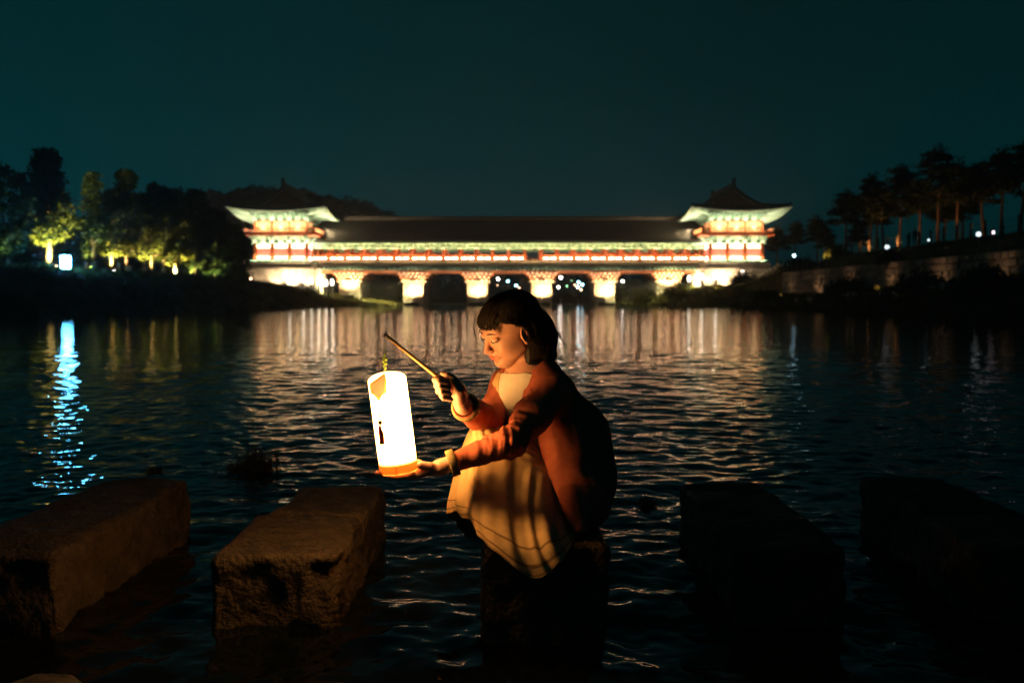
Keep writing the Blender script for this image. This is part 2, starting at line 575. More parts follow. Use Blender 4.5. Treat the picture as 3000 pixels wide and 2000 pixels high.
# columns, brackets, lintels and railings
b = MB(); b.lathe([(0.30, 7.45), (0.30, 7.6), (0.27, 7.62), (0.25, 9.75)], n=12); colm = b.mesh('column', m_red, True)
b = MB()
b.box((0, 0, 9.62), (0.62, 0.62, 0.22), taper=1.2)
b.box((0, 0, 9.90), (1.30, 0.3, 0.24)); b.box((0, -0.35, 9.90), (0.3, 1.4, 0.24))
b.box((-0.52, 0, 10.12), (0.3, 0.36, 0.2)); b.box((0.52, 0, 10.12), (0.3, 0.36, 0.2)); b.box((0, -0.85, 10.12), (0.3, 0.36, 0.2))
b.box((0, -0.55, 10.34), (1.5, 0.26, 0.2)); b.box((0, -0.4, 10.36), (0.28, 2.0, 0.24))
brm = b.mesh('bracket', m_pale)
b = MB()
b.box((0, 0, 10.0), (0.34, 0.5, 0.30)); b.tube([(0, -0.30, 9.62), (0, -0.30, 10.2)], 0.12, 8); b.box((0, -0.2, 10.3), (0.8, 0.3, 0.16))
midm = b.mesh('strut', m_pale)
b = MB()
b.box((0, 0, 8.46), (PITCHC - 0.5, 0.14, 0.13)); b.box((0, 0, 7.66), (PITCHC - 0.5, 0.16, 0.12))
for x in (-0.78, 0, 0.78): b.box((x, 0, 8.06), (0.1, 0.1, 0.68))
railm = b.mesh('railing', m_red)
b = MB()
for x in (-0.6, 0.6): b.box((x, -0.14, 7.98), (0.85, 0.05, 0.26))
stripm = b.mesh('strip_light', e_strip)
for s in (-1, 1):
    yy = s * 6.1
    for k in range(NB + 1):
        x = -HALF + k * PITCHC
        link('column', colm, bridge, (x, yy, 0))
        br = link('bracket', brm, bridge, (x, yy, 0), math.pi if s > 0 else 0)
        if k < NB:
            xm = x + PITCHC / 2
            if not (s < 0 and k == 13):
                link('railing', railm, bridge, (xm, yy, 0))
                if s < 0: link('strip_light', stripm, bridge, (xm, yy, 0))
            link('strut', midm, bridge, (xm, yy, 0), math.pi if s > 0 else 0)
    b = MB()
    b.box((0, yy, 9.70), (2 * HALF, 0.34, 0.26)); part(b, 'lintel', m_teal, bridge)
    b = MB(); b.box((0, yy + s * 0.05, 10.0), (2 * HALF, 0.08, 0.52)); part(b, 'frieze', m_teal, bridge)
    b = MB(); b.tube([(-HALF, yy, 10.66), (HALF, yy, 10.66)], 0.2, 8); b.tube([(-HALF, yy + s * 0.95, 10.5), (HALF, yy + s * 0.95, 10.5)], 0.16, 8)
    part(b, 'purlin', m_teal, bridge)
# inner rows of columns
b = MB(); b.lathe([(0.24, 7.45), (0.22, 11.0)], n=10); icm = b.mesh('inner_column', m_red, True)
for k in range(NB + 1):
    for yy in (-2.3, 2.3):
        link('inner_column', icm, bridge, (-HALF + k * PITCHC, yy, 0))
b = MB(); b.box((0, 0, 11.2), (2 * HALF, 11.6, 0.2)); part(b, 'ceiling', m_teal, bridge)
# red door leaves standing in the far row near both ends
b = MB(); b.box((0, 0, 8.6), (1.5, 0.1, 1.9))
for x in (-0.35, 0.35): b.box((x, -0.06, 8.75), (0.55, 0.04, 1.2))
drm = b.mesh('door_leaf', m_red)
for k in list(range(0, 7)) + list(range(16, 24)):
    link('door_leaf', drm, bridge, (-HALF + (k + (0.32 if k < 12 else 0.68)) * PITCHC, 5.9, 0))

# roof
RZ, EZ, RW = 14.95, 10.85, 8.1
def cz(t): return EZ + (RZ - EZ) * (0.72 * t + 0.28 * t * t)     # t: 0 eave, 1 ridge
roof_b = MB()
for s in (-1, 1):
    G = [[(x, s * RW * (1 - t), cz(t)) for t in np.linspace(0, 1, 9)] for x in (-HALF - 0.6, HALF + 0.6)]
    roof_b.grid(G, flip=(s > 0)); roof_b.grid([[(p[0], p[1], p[2] - 0.22) for p in r] for r in G], flip=(s < 0))
    roof_b.box((0, s * (RW + 0.02), EZ - 0.09), (2 * HALF + 1.2, 0.06, 0.24))
roof = part(roof_b, 'roof', m_tile, bridge)
t_ = MB()
for s in (-1, 1):
    for x in np.arange(-HALF - 0.4, HALF + 0.5, 0.42):
        t_.tube([(x, s * (RW + 0.08) * (1 - t), cz(t) + 0.03) for t in (0, 0.33, 0.66, 0.97)], 0.10, 6)
part(t_, 'tile_rows', m_tile, roof, kind='stuff')
b = MB(); b.box((0, 0, RZ + 0.16), (2 * HALF + 1.0, 0.55, 0.62), taper=1.0); b.tube([(-HALF - 0.5, 0, RZ + 0.52), (HALF + 0.5, 0, RZ + 0.52)], 0.17, 8)
part(b, 'ridge', m_ridge, roof)
b = MB()
for s in (-1, 1):
    for x in np.arange(-HALF + 0.2, HALF, 0.45):
        b.box((x, s * (RW - 1.05), EZ - 0.02), (0.16, 2.0, 0.16))
part(b, 'rafters', m_pale, roof, kind='stuff')

# piers with corbelled log capitals
def pier(px, first):
    xc = (px - 1500) / FPX * 169.0 - BX
    root = bpy.data.objects.new('pier', None); COL.objects.link(root); root.parent = bridge; root.location = (xc, 0, 0)
    return root

PIERS = [1022, 1210, 1398, 1587, 1772, 1958]
hexp = lambda w, l, p: [(-w, -l), (0, -l - p), (w, -l), (w, l), (0, l + p), (-w, l)]
core_b = MB(); core_b.prism(hexp(1.72, 6.2, 1.1), -1.2, 3.9)
core_m = core_b.mesh('pier_core', m_stone)
cap_b = MB(); cap_b.prism(hexp(2.15, 6.4, 1.2), 3.9, 4.2)
cap_m = cap_b.mesh('pier_cap', m_stone)
lg = MB(); lg.tube([(0, -7.2, 0), (0, 7.2, 0)], 0.24, 10); log_m = lg.mesh('corbel_log', m_log, True)
arm_ms = []
for wdt in (2.2, 2.7, 3.3):
    a = MB(); a.box((0, 0, 0), (2 * wdt - 0.5, 0.42, 0.30)); a.tube([(-wdt + 0.25, 0, 0), (-wdt - 0.05, 0, 0.02)], [0.2, 0.1], 8); a.tube([(wdt - 0.25, 0, 0), (wdt + 0.05, 0, 0.02)], [0.2, 0.1], 8)
    arm_ms.append(a.mesh('corbel_arm', m_ored))
# shared stone block meshes for the visible faces
def rough_block(w, h, d, seed):
    r_ = random.Random(seed); b_ = MB(); j = lambda a: a * (1 + r_.uniform(-0.02, 0.02))
    c = 0.04
    vs = []
    for (sx, sz) in ((-1, -1), (1, -1), (1, 1), (-1, 1)):
        vs.append((sx * j(w) / 2, 0, sz * j(h) / 2))
    for (sx, sz) in ((-1, -1), (1, -1), (1, 1), (-1, 1)):
        vs.append((sx * (w / 2 - c), -d, sz * (h / 2 - c)))
    b_.add(vs, [(4, 5, 6, 7), (0, 1, 5, 4), (1, 2, 6, 5), (2, 3, 7, 6), (3, 0, 4, 7)])
    return b_
COURSE = 0.56
blk = [rough_block(1.0, COURSE - 0.03, 0.11, s).mesh('stone_block', m_stone) for s in range(4)]


def face_blocks(parent, a, bpt, z0, n_courses, wid, seed, course=COURSE, meshes=None, name='stone_block'):
    """Stone blocks laid along the wall face from point a to point bpt (outward on the right-hand side)."""
    r_ = random.Random(seed)
    ax, ay = a; bx, by = bpt
    L = math.hypot(bx - ax, by - ay); ang = math.atan2(by - ay, bx - ax)
    n = 0
    for c in range(n_courses):
        s = -r_.uniform(0, 0.5) * wid if c % 2 else 0.0
        while s < L - 0.05:
            w = wid * r_.uniform(0.75, 1.2)
            s0, s1 = max(s, 0), min(s + w, L)
            if L - s1 < 0.3: s1 = L; w = s1 - s
            if s1 - s0 > 0.12:
                m = (s0 + s1) / 2
                o = link(name, r_.choice(meshes or blk), parent, (ax + math.cos(ang) * m, ay + math.sin(ang) * m, z0 + (c + 0.5) * course), ang)
                o.scale = (s1 - s0 - 0.03, r_.uniform(0.6, 1.25), 1)
                n += 1
            s += w
    return n

for i, px in enumerate(PIERS):
    root = pier(px, i == 0)
    link('core', core_m, root); link('cap', cap_m, root)
    face_blocks(root, (-1.72, -6.2), (0, -7.3), -0.3, 7, 1.05, 10 + i)
    face_blocks(root, (0, -7.3), (1.72, -6.2), -0.3, 7, 1.05, 30 + i)
    for k in range(3):
        for q in range(5 + k):
            link('corbel_log', log_m, root, ((q - (4 + k) / 2) * 0.78, 0, 4.42 + 0.52 * k))
        for yy in (-6.6, 0.0, 6.6):
            link('corbel_arm', arm_ms[k], root, (0, yy, 4.68 + 0.52 * k))
    # floodlights at the water line throw light up the cutwater
    zb = max(0.12, float(ground_z(np.array([root.location.x + BX]), np.array([BY - 8.5]))[0]) + 0.12)
    f = thing('floodlight', ['floodlight at the foot of the bridge pier on the left bank grass', 'floodlight at the waterline of the pier nearest the left bank', 'floodlight at the waterline of the second pier standing in the water', 'floodlight at the waterline of the third pier standing in the water', 'floodlight at the waterline of the pier beside the right bank bush', 'floodlight at the foot of the bridge pier on the right bank'][i], 'floodlight', (BX + root.location.x, BY - 9.4, zb), 0, 'floodlights at the feet of the bridge piers')
    hb = MB(); hb.box((0, 0, 0.0), (2.4, 0.22, 0.2)); hb.build('housing', m_housing, f)
    hb = MB(); hb.box((-0.7, 0.0, 0.105), (0.5, 0.14, 0.01)); hb.box((0.0, 0.0, 0.105), (0.5, 0.14, 0.01)); hb.box((0.75, 0, 0.105), (0.6, 0.14, 0.01)); hb.build('lens', e_flood, f)
    for dx, pw in ((-1.15, 7000), (0.05, 6000), (1.25, 11000)):
        lamp('SPOT', 'pier_spot', (dx, 0.05, 0.3), pw, WARMW, 0.12, (dx * 0.95, 2.1, 2.5), f, 56, 0.85)
    hb = MB(); hb.box((0, -0.16, 0.12), (2.6, 0.04, 0.46)); hb.build('shield', m_housing, f)  # added plate that keeps the bare spots from mirroring in the water
    # added spots with no fixture light the grass beside the end piers
    for sx in ((-1, 1) if i in (0, 5) else ((-1,) if i == 1 else ((1,) if i == 4 else ()))):
        lamp('SPOT', 'added_grass_spot', (root.location.x + sx * 2.0, -7.4, 3.9), 9000, (1.0, 0.86, 0.36), 0.12, (root.location.x + sx * 6.0, -8.6, 0.6), bridge, 105, 0.8)

# lights under the bridge roof
for k in range(0, NB, 2):
    x = -HALF + (k + 1) * PITCHC
    lamp('POINT', 'ceiling_lamp', (x, -3.9, 10.6), 330, (1.0, 0.72, 0.42), 0.5, None, bridge)
    lamp('POINT', 'ceiling_lamp', (x, 3.0, 9.6), 130, WARM, 0.4, None, bridge)
# linear lights on the pent roof wash the columns, brackets and eaves
for k in range(6):
    x = -HALF + (k + 0.5) * 2 * HALF / 6
    lamp('AREA', 'eave_washer', (x, -7.6, 7.25), 1800, WARMW, 0, (x, -6.0, 10.4), bridge, area=(10.5, 0.15), spread=150)
    lamp('AREA', 'joist_washer', (x, -8.3, 4.9), 150, (1.0, 0.8, 0.6), 0, (x, -7.0, 6.4), bridge, area=(10.0, 0.12))
# ------------------------------------------------------------------ gate pavilions at the two ends
HXP, HYP = 4.3, 11.0          # half sizes of the column grid
Z0, Z1, Z2, Z3 = 7.1, 10.3, 11.8, 14.0
NXB, NYB = 3, 5               # bays


def make_pavilion(side):
    """side -1: left end, +1: right end (the bridge is on the other side)."""
    lab = {-1: 'left two-storey gate pavilion with flared tiled roof against the wooded hill',
           1: 'right two-storey gate pavilion with flared tiled roof and finial against open sky'}[side]
    P = thing('gate_pavilion', lab, 'pavilion', (BX + side * 37.6, BY, 0), 0, 'gate pavilions at the bridge ends')
    # stone podium and abutment
    b = MB(); b.box((0, 0, 3.6), (11.6, 26.0, 5.2)); b.box((0, 0, 6.62), (10.6, 25.0, 0.8)); part(b, 'podium', m_stone, P)
    face_blocks(P, (-5.8, -13.02), (5.8, -13.02), 1.0, 9, 1.25, 50 + side)
    face_blocks(P, (5.8, -13.02), (5.8, -2), 1.0, 9, 1.25, 60 + side)
    face_blocks(P, (-5.8, -2), (-5.8, -13.02), 1.0, 9, 1.25, 70 + side)
    for s in (-1, 1):
        b = MB()
        b.box((0, s * 12.2, 6.98), (10.4, 0.12, 0.12)); b.box((0, s * 12.2, 7.32), (10.4, 0.12, 0.12))
        for x in np.linspace(-5.1, 5.1, 12): b.box((x, s * 12.2, 7.1), (0.1, 0.1, 0.6))
        part(b, 'terrace_railing', m_darkgreen, P)
        b = MB()
        b.box((s * 5.15, 0, 6.98), (0.12, 24.2, 0.12)); b.box((s * 5.15, 0, 7.32), (0.12, 24.2, 0.12))
        for y in np.linspace(-12, 12, 26): b.box((s * 5.15, y, 7.1), (0.1, 0.1, 0.6))
        part(b, 'terrace_railing', m_darkgreen, P)
    # storeys: columns
    b = MB(); b.lathe([(0.42, Z0 - 0.12), (0.42, Z0 + 0.08), (0.33, Z0 + 0.1), (0.30, Z1)], n=12); cm = b.mesh('column', m_ored, True)
    b = MB(); b.lathe([(0.27, Z2), (0.25, Z3 + 0.1)], n=12); cm2 = b.mesh('upper_column', m_ored, True)
    gx = [-HXP + i * 2 * HXP / NXB for i in range(NXB + 1)]
    gy = [-HYP + i * 2 * HYP / NYB for i in range(NYB + 1)]
    ring = [(x, y) for x in gx for y in gy if x in (gx[0], gx[-1]) or y in (gy[0], gy[-1])]
    for x, y in ring:
        link('column', cm, P, (x, y, 0)); link('upper_column', cm2, P, (x * 0.985, y * 0.99, 0))
    # bays: plaster, red window, plaster below; upper bays a cream panel with a painted roundel
    def bay(w):
        w = w - 0.62
        up = MB(); up.box((0, 0, Z0 + 2.66), (w, 0.12, 0.80)); lo = MB(); lo.box((0, 0, Z0 + 0.56), (w, 0.12, 0.96))
        wi = MB(); wi.box((0, 0.06, Z0 + 1.65), (w, 0.06, 1.2))
        for x in np.linspace(-w / 2 + 0.15, w / 2 - 0.15, 7): wi.box((x, 0, Z0 + 1.65), (0.06, 0.08, 1.2))
        wi.box((0, -0.02, Z0 + 1.62), (w, 0.07, 0.07)); wi.box((0, -0.05, Z0 + 2.24), (w, 0.1, 0.1)); wi.box((0, -0.05, Z0 + 1.06), (w, 0.1, 0.1))
        u2 = MB(); u2.box((0, 0, (Z2 + Z3) / 2 - 0.05), (w + 0.1, 0.12, Z3 - Z2 - 0.1))
        ro = MB()
        n = 14; zc = (Z2 + Z3) / 2 - 0.1
        ro.add([(0.42 * math.cos(6.283 * k / n), -0.075, zc + 0.3 * math.sin(6.283 * k / n)) for k in range(n)] + [(0.42 * math.cos(6.283 * k / n), -0.02, zc + 0.3 * math.sin(6.283 * k / n)) for k in range(n)],
               [tuple(range(n))[::-1]] + [(k, (k + 1) % n, n + (k + 1) % n, n + k) for k in range(n)])
        fr = MB(); fr.box((0, -0.1, Z2 + 0.16), (w, 0.1, 0.3)); fr.box((0, -0.1, Z3 - 0.14), (w, 0.1, 0.16))
        for x in (-w / 4 - 0.2, w / 4 + 0.2): fr.box((x, -0.09, zc), (0.08, 0.06, 1.6))
        return [('wall_panel', up.mesh('wall_panel', m_plaster)), ('wall_panel', lo.mesh('wall_panel', m_plaster)), ('window', wi.mesh('window', m_window)),
                ('door_panel', u2.mesh('door_panel', m_cream)), ('roundel', ro.mesh('roundel', m_plaster)), ('door_frame', fr.mesh('door_frame', m_red))]
    bx_, by_ = bay(2 * HXP / NXB), bay(2 * HYP / NYB)
    for s, a in ((-1, 0), (1, math.pi)):
        for i in range(NXB):
            for nm, me in bx_: link(nm, me, P, ((gx[i] + gx[i + 1]) / 2, s * HYP, 0), a)
    for s, a in ((-1, -math.pi / 2), (1, math.pi / 2)):
        for i in range(NYB):
            if s == -side and i in (1, 2, 3): continue       # open towards the covered walk
            for nm, me in by_: link(nm, me, P, (s * HXP, (gy[i] + gy[i + 1]) / 2, 0), a)
    b = MB(); b.box((0, 0, (Z0 + Z1) / 2 + 0.1), (1.2, 16, Z1 - Z0)); part(b, 'inner_wall', m_red, P)
    # beams and the two bracket tiers
    def tier(zb, hx, hy, name, nstep, reach):
        b_ = MB()
        b_.box((0, 0, zb + 0.12), (0.55, 0.55, 0.24), taper=1.25)
        for k in range(nstep):
            z = zb + 0.36 + 0.34 * k; r_ = reach * (k + 1) / nstep
            b_.box((0, -r_ / 2, z), (0.22, r_ + 0.5, 0.2))
            b_.box((0, -r_ * 0.9, z + 0.02), (0.62 + 0.12 * k, 0.2, 0.2))
            for x in (-0.3 - 0.06 * k, 0, 0.3 + 0.06 * k): b_.box((x, -r_ * 0.9, z + 0.19), (0.2, 0.26, 0.14), taper=1.2)
            b_.box((0, 0, z), (0.8, 0.2, 0.2))
        return b_.mesh(name, m_pale)
    lowb = tier(Z1, HXP, HYP, 'bracket', 3, 1.35); upb = tier(Z3, HXP, HYP, 'bracket', 3, 1.5)
    for zb, me, hx, hy in ((Z1, lowb, HXP, HYP), (Z3, upb, HXP * .985, HYP * .99)):
        for s, a in ((-1, 0), (1, math.pi)):
            for i in range(2 * NXB + 1): link('bracket', me, P, (-hx + i * hx / NXB, s * hy, 0), a)
        for s, a in ((-1, -math.pi / 2), (1, math.pi / 2)):
            for i in range(1, 2 * NYB): link('bracket', me, P, (s * hx, -hy + i * hy / NYB, 0), a)
        for s in (-1, 1):
            b = MB(); b.box((0, s * hy, zb - 0.1), (2 * hx + 0.9, 0.3, 0.34)); part(b, 'tie_beam', m_teal, P)
            b = MB(); b.box((s * hx, 0, zb - 0.1), (0.3, 2 * hy + 0.3, 0.34)); part(b, 'tie_beam', m_teal, P)
            b = MB(); b.box((0, s * (hy - 0.1), zb + 0.75), (2 * hx, 0.1, 1.2)); part(b, 'bracket_wall', m_teal, P)
            b = MB(); b.box((s * (hx - 0.1), 0, zb + 0.75), (0.1, 2 * hy - 0.3, 1.2)); part(b, 'bracket_wall', m_teal, P)
    # balcony with its red rail
    b = MB(); b.box((0, 0, Z2 - 0.16), (2 * HXP + 3.4, 2 * HYP + 3.4, 0.26)); part(b, 'balcony', m_red, P)
    def rail(a, c):
        b_ = MB(); ax, ay = a; cx, cy_ = c; L = math.hypot(cx - ax, cy_ - ay); ang = math.atan2(cy_ - ay, cx - ax); mx, my = (ax + cx) / 2, (ay + cy_ ) / 2
        for z, t in ((Z2 + 0.14, 0.20), (Z2 + 0.45, 0.07), (Z2 + 0.82, 0.10)): b_.box((mx, my, z), (L, 0.13, t), ang)
        n = max(2, int(L / 1.1))
        for k in range(n + 1): b_.box((ax + (cx - ax) * k / n, ay + (cy_ - ay) * k / n, Z2 + 0.42), (0.09, 0.09, 0.84), ang)
        return b_
    ex, ey = HXP + 1.55, HYP + 1.55
    for a, c in (((-ex, -ey), (ex, -ey)), ((ex, -ey), (ex, ey)), ((ex, ey), (-ex, ey)), ((-ex, ey), (-ex, -ey))):
        part(rail(a, c), 'balcony_railing', m_ored, P)
    # hip-and-gable roof with upturned corners
    EXR, EYR, RYH, VG = 8.0, 14.7, 8.9, 0.46
    ZE, ZR = 14.85, 19.6
    def zprof(v): return ZE + (ZR - ZE) * (0.50 * v + 0.50 * v * v)
    def hx_(v): return EXR * (1 - v)
    def hy_(v): return max(RYH, EYR - (EYR - RYH) * v / VG)
    def lift_side(s, v): return (1.35 * abs(s) ** 2.6) * max(0, 1 - v / 0.8) ** 1.6
    def lift_front(s, v): return (0.62 + 0.73 * abs(s) ** 2.2) * max(0, 1 - v / 0.8) ** 1.6
    vs_ = np.linspace(0, 1, 13)
    surf = MB(); under = MB(); tiles = MB()
    for sg in (-1, 1):
        G = [[(sg * hx_(v), hy_(v) * s, zprof(v) + lift_side(s, v)) for v in vs_] for s in np.linspace(-1, 1, 31)]
        surf.grid(G, flip=(sg > 0)); under.grid([[(p[0], p[1], p[2] - 0.25) for p in r] for r in G], flip=(sg < 0))
        for y in np.arange(-EYR + 0.25, EYR, 0.42):
            vmax = 0.97 if abs(y) < RYH else (EYR - abs(y)) / (EYR - RYH) * VG
            if vmax < 0.05: continue
            tiles.tube([(sg * (hx_(v) + 0.06), y, zprof(v) + lift_side(y / hy_(v), v) + 0.04) for v in np.linspace(0, vmax, 5)], 0.10, 5)
        vf = np.linspace(0, VG, 8)
        G = [[(hx_(v) * s, sg * hy_(v), zprof(v) + lift_front(s, v)) for v in vf] for s in np.linspace(-1, 1, 21)]
        surf.grid(G, flip=(sg < 0)); under.grid([[(p[0], p[1], p[2] - 0.25) for p in r] for r in G], flip=(sg > 0))
        for x in np.arange(-EXR + 0.25, EXR, 0.42):
            vmax = min(VG, 1 - abs(x) / EXR)
            if vmax < 0.04: continue
            tiles.tube([(x, sg * (hy_(v) + 0.06), zprof(v) + lift_front(x / hx_(v), v) + 0.04) for v in np.linspace(0, vmax, 5)], 0.10, 5)
    rf = part(surf, 'roof', m_tile, P, True)
    part(under, 'soffit', m_soffit, rf, True)
    part(tiles, 'tile_rows', m_tile, rf, kind='stuff')
    # eave fascia: painted rafter ends follow the eave line
    ras = MB(); fas = MB()
    for sg in (-1, 1):
        ys_ = np.linspace(-1, 1, 69)
        fas.tube([(sg * EXR, EYR * s, zprof(0) + lift_side(s, 0) - 0.14) for s in ys_[::3]], 0.13, 6)
        for s in ys_[1:-1]:
            y = EYR * s; x1 = sg * (EXR - 0.1); x0 = sg * (HXP + 0.2); z1 = ZE + lift_side(s, 0) - 0.36
            ras.tube([(x1, y, z1), (x0, y * 0.9, z1 + 0.35 + 0.2 * (1 - abs(s)))], 0.085, 5)
        xs_ = np.linspace(-1, 1, 39)
        fas.tube([(EXR * s, sg * EYR, zprof(0) + lift_front(s, 0) - 0.14) for s in xs_[::2]], 0.13, 6)
        for s in xs_[1:-1]:
            x = EXR * s; y1 = sg * (EYR - 0.1); y0 = sg * (HYP + 0.2); z1 = ZE + lift_front(s, 0) - 0.36
            ras.tube([(x, y1, z1), (x * 0.85, y0, z1 + 0.3)], 0.085, 5)
    part(fas, 'eave_board', m_pale, rf, True); part(ras, 'rafters', m_pale, rf, kind='stuff')
    for sx in (-1, 1):
        for sy in (-1, 1):
            b = MB(); b.tube([(sx * (HXP), sy * (HYP), 15.0), (sx * (EXR + 0.1), sy * (EYR + 0.1), ZE + 1.35 - 0.25)], [0.28, 0.2], 8); part(b, 'hip_rafter', m_pale, rf)
            b = MB(); b.tube([(sx * hx_(v), sy * hy_(v), zprof(v) + lift_side(1, v) + 0.14) for v in np.linspace(0, VG, 8)], 0.24, 8); part(b, 'hip_ridge', m_ridge, rf)
            b = MB(); b.tube([(sx * hx_(v), sy * (RYH + 0.05), zprof(v) + lift_side(1, v) + 0.18) for v in np.linspace(VG * 0.85, 1, 7)], 0.26, 8); part(b, 'gable_ridge', m_ridge, rf)
    for sy in (-1, 1):
        b = MB()
        pts = [(hx_(v), zprof(v)) for v in np.linspace(VG, 1, 6)]
        poly = [(-x, z) for x, z in pts] + [(x, z) for x, z in pts[::-1]][1:]
        n = len(poly)
        b.add([(x, sy * (RYH - 0.35), z) for x, z in poly] + [(x, sy * (RYH - 0.6), z) for x, z in poly], [tuple(range(n)), tuple(range(n, 2 * n))[::-1]] + [(k, (k + 1) % n, n + (k + 1) % n, n + k) for k in range(n)])
        for x in np.arange(-3.6, 3.7, 0.6):
            h = zprof(1 - abs(x) / EXR) - zprof(VG)
            if h > 0.3: b.box((x, sy * (RYH - 0.33), zprof(VG) + h / 2), (0.09, 0.08, h))
        part(b, 'gable', m_gable, rf)
    b = MB(); b.box((0, 0, ZR + 0.25), (0.55, 2 * RYH + 0.2, 0.9)); b.tube([(0, -RYH - 0.1, ZR + 0.75), (0, RYH + 0.1, ZR + 0.75)], 0.2, 8); part(b, 'ridge', m_ridge, rf)
    # ridge-end finials
    for sy in (-1, 1):
        b = MB()
        prof = [(0.62, 0.0), (0.72, 0.5), (0.55, 1.0), (0.30, 1.35), (0.36, 1.7), (0.10, 1.85)]
        for (w0, z0_), (w1, z1_) in zip(prof, prof[1:]):
            b.add([(-0.25, sy * (RYH) - sy * w0, ZR + 0.2 + z0_ * 0.75), (0.25, sy * RYH - sy * w0, ZR + 0.2 + z0_ * 0.75), (0.25, sy * RYH + sy * 0.35, ZR + 0.2 + z0_ * 0.75), (-0.25, sy * RYH + sy * 0.35, ZR + 0.2 + z0_ * 0.75),
                   (-0.25, sy * (RYH) - sy * w1, ZR + 0.2 + z1_ * 0.75), (0.25, sy * RYH - sy * w1, ZR + 0.2 + z1_ * 0.75), (0.25, sy * RYH + sy * 0.35, ZR + 0.2 + z1_ * 0.75), (-0.25, sy * RYH + sy * 0.35, ZR + 0.2 + z1_ * 0.75)],
                  [(0, 1, 5, 4), (1, 2, 6, 5), (2, 3, 7, 6), (3, 0, 4, 7), (4, 5, 6, 7), (3, 2, 1, 0)])
        part(b, 'ridge_finial', m_ridge, rf)
    # lights fixed to the building
    F_ = -1
    lamp('AREA', 'terrace_washer', (0, -12.35, 7.4), 2000, (1.0, 0.70, 0.40), 0, (0, -11.1, 9.6), P, area=(9.5, 0.2), spread=110)
    lamp('AREA', 'terrace_washer', (-side * 5.6, -6.0, 7.4), 2400, (1.0, 0.78, 0.55), 0, (-side * 4.3, -6.0, 9.4), P, area=(9.5, 0.2), spread=120)
    lamp('AREA', 'balcony_washer', (0, -12.3, 12.95), 1050, (1.0, 0.74, 0.44), 0, (0, -12.2, 16.0), P, area=(10.5, 0.2))
    lamp('AREA', 'balcony_washer', (0, -12.3, 12.0), 380, (1.0, 0.64, 0.34), 0, (0, -11.0, 13.2), P, area=(9.0, 0.15), spread=120)
    lamp('AREA', 'balcony_washer', (-side * 6.2, 0, 12.15), 1900, (1.0, 0.74, 0.44), 0, (-side * 5.6, 0, 16), P, area=(24, 0.2))
    lamp('AREA', 'balcony_washer', (side * 6.2, 0, 12.15), 1500, (1.0, 0.74, 0.44), 0, (side * 5.6, 0, 16), P, area=(24, 0.2))
    lamp('AREA', 'roof_washer', (-side * 6.3, -5.0, 13.0), 1500, (1.0, 0.74, 0.40), 0, (-side * 12.5, -5.0, 12.4), P, area=(6, 0.2), spread=140)
    for i in range(NXB):
        x = (gx[i] + gx[i + 1]) / 2
        lamp('POINT', 'corbel_lamp', (x, -12.4, 11.2), 80, WARMW, 0.3, None, P)
    # up-lights against the podium wall
    for x, pw in ((-side * 5.0, 2600), (-side * 2.4, 4600), (side * 0.2, 2200), (side * 3.2, 450)):
        lamp('SPOT', 'podium_spot', (x, -15.2, 3.2), pw, (1.0, 0.70, 0.38), 0.15, (x, -13.0, 5.0), P, 88, 0.8)
    for y in (-10.5, -8, -5.5):
        lamp('SPOT', 'podium_spot', (-side * 7.6, y, 3.0), 3000, (1.0, 0.72, 0.40), 0.15, (-side * 5.8, y, 5.0), P, 110, 0.7)
    return P


pav_l = make_pavilion(-1)
pav_r = make_pavilion(1)

# white lamp posts stand along the podium foot; each throws light on the wall
m_postw = M('white stone bollard', (0.7, 0.66, 0.58), 0.7, 0.1, 4.0)
e_wlamp = E('bollard lamp', (1.0, 0.86, 0.66), 10.0)
POSTS = [(848, 838, 20), (888, 832, 16), (912, 835, 16), (934, 838, 16), (955, 842, 18), (973, 840, 14)]
PL = ['first lit bollard from the hill side below the left pavilion', 'second lit bollard below the left pavilion', 'third lit bollard below the left pavilion', 'fourth lit bollard below the left pavilion', 'fifth lit bollard below the left pavilion', 'lit bollard below the left pavilion beside the first bridge pier']
def lit_bollard(px, py, h, label, i):
    d = 160.5
    p = at(px, py, d)
    z = float(ground_z(np.array([p.x]), np.array([d]))[0])
    t = thing('lit_bollard', label, 'bollard', (p.x, d, z - 0.1), 0, 'lit bollards below the pavilions')
    hh = max(1.0, p.z - z + 0.3)
    b = MB(); b.lathe([(0.24, 0), (0.2, 0.12), (0.18, hh), (0.22, hh + 0.05)], n=10); b.build('post', m_postw, t, True)
    b = MB(); b.lathe([(0.2, hh + 0.05), (0.26, hh + 0.3), (0.24, hh + 0.85), (0.12, hh + 1.0)], n=12); b.build('lamp_head', e_wlamp, t, True)
    b = MB(); b.lathe([(0.30, hh + 1.0), (0.05, hh + 1.16)], n=12); b.build('cap', m_housing, t, True)
    return t
for i, (px, py, h) in enumerate(POSTS):
    lit_bollard(px, py, h, PL[i], i)
for i, (px, py, lb) in enumerate(((2019, 829, 'first lit bollard from the bridge below the right pavilion'), (2056, 823, 'middle lit bollard below the right pavilion'), (2097, 822, 'third lit bollard from the bridge below the right pavilion'), (2176, 812, 'lit bollard below the right pavilion beside the stone stair wall'))):
    lit_bollard(px, py, 16, lb, i)

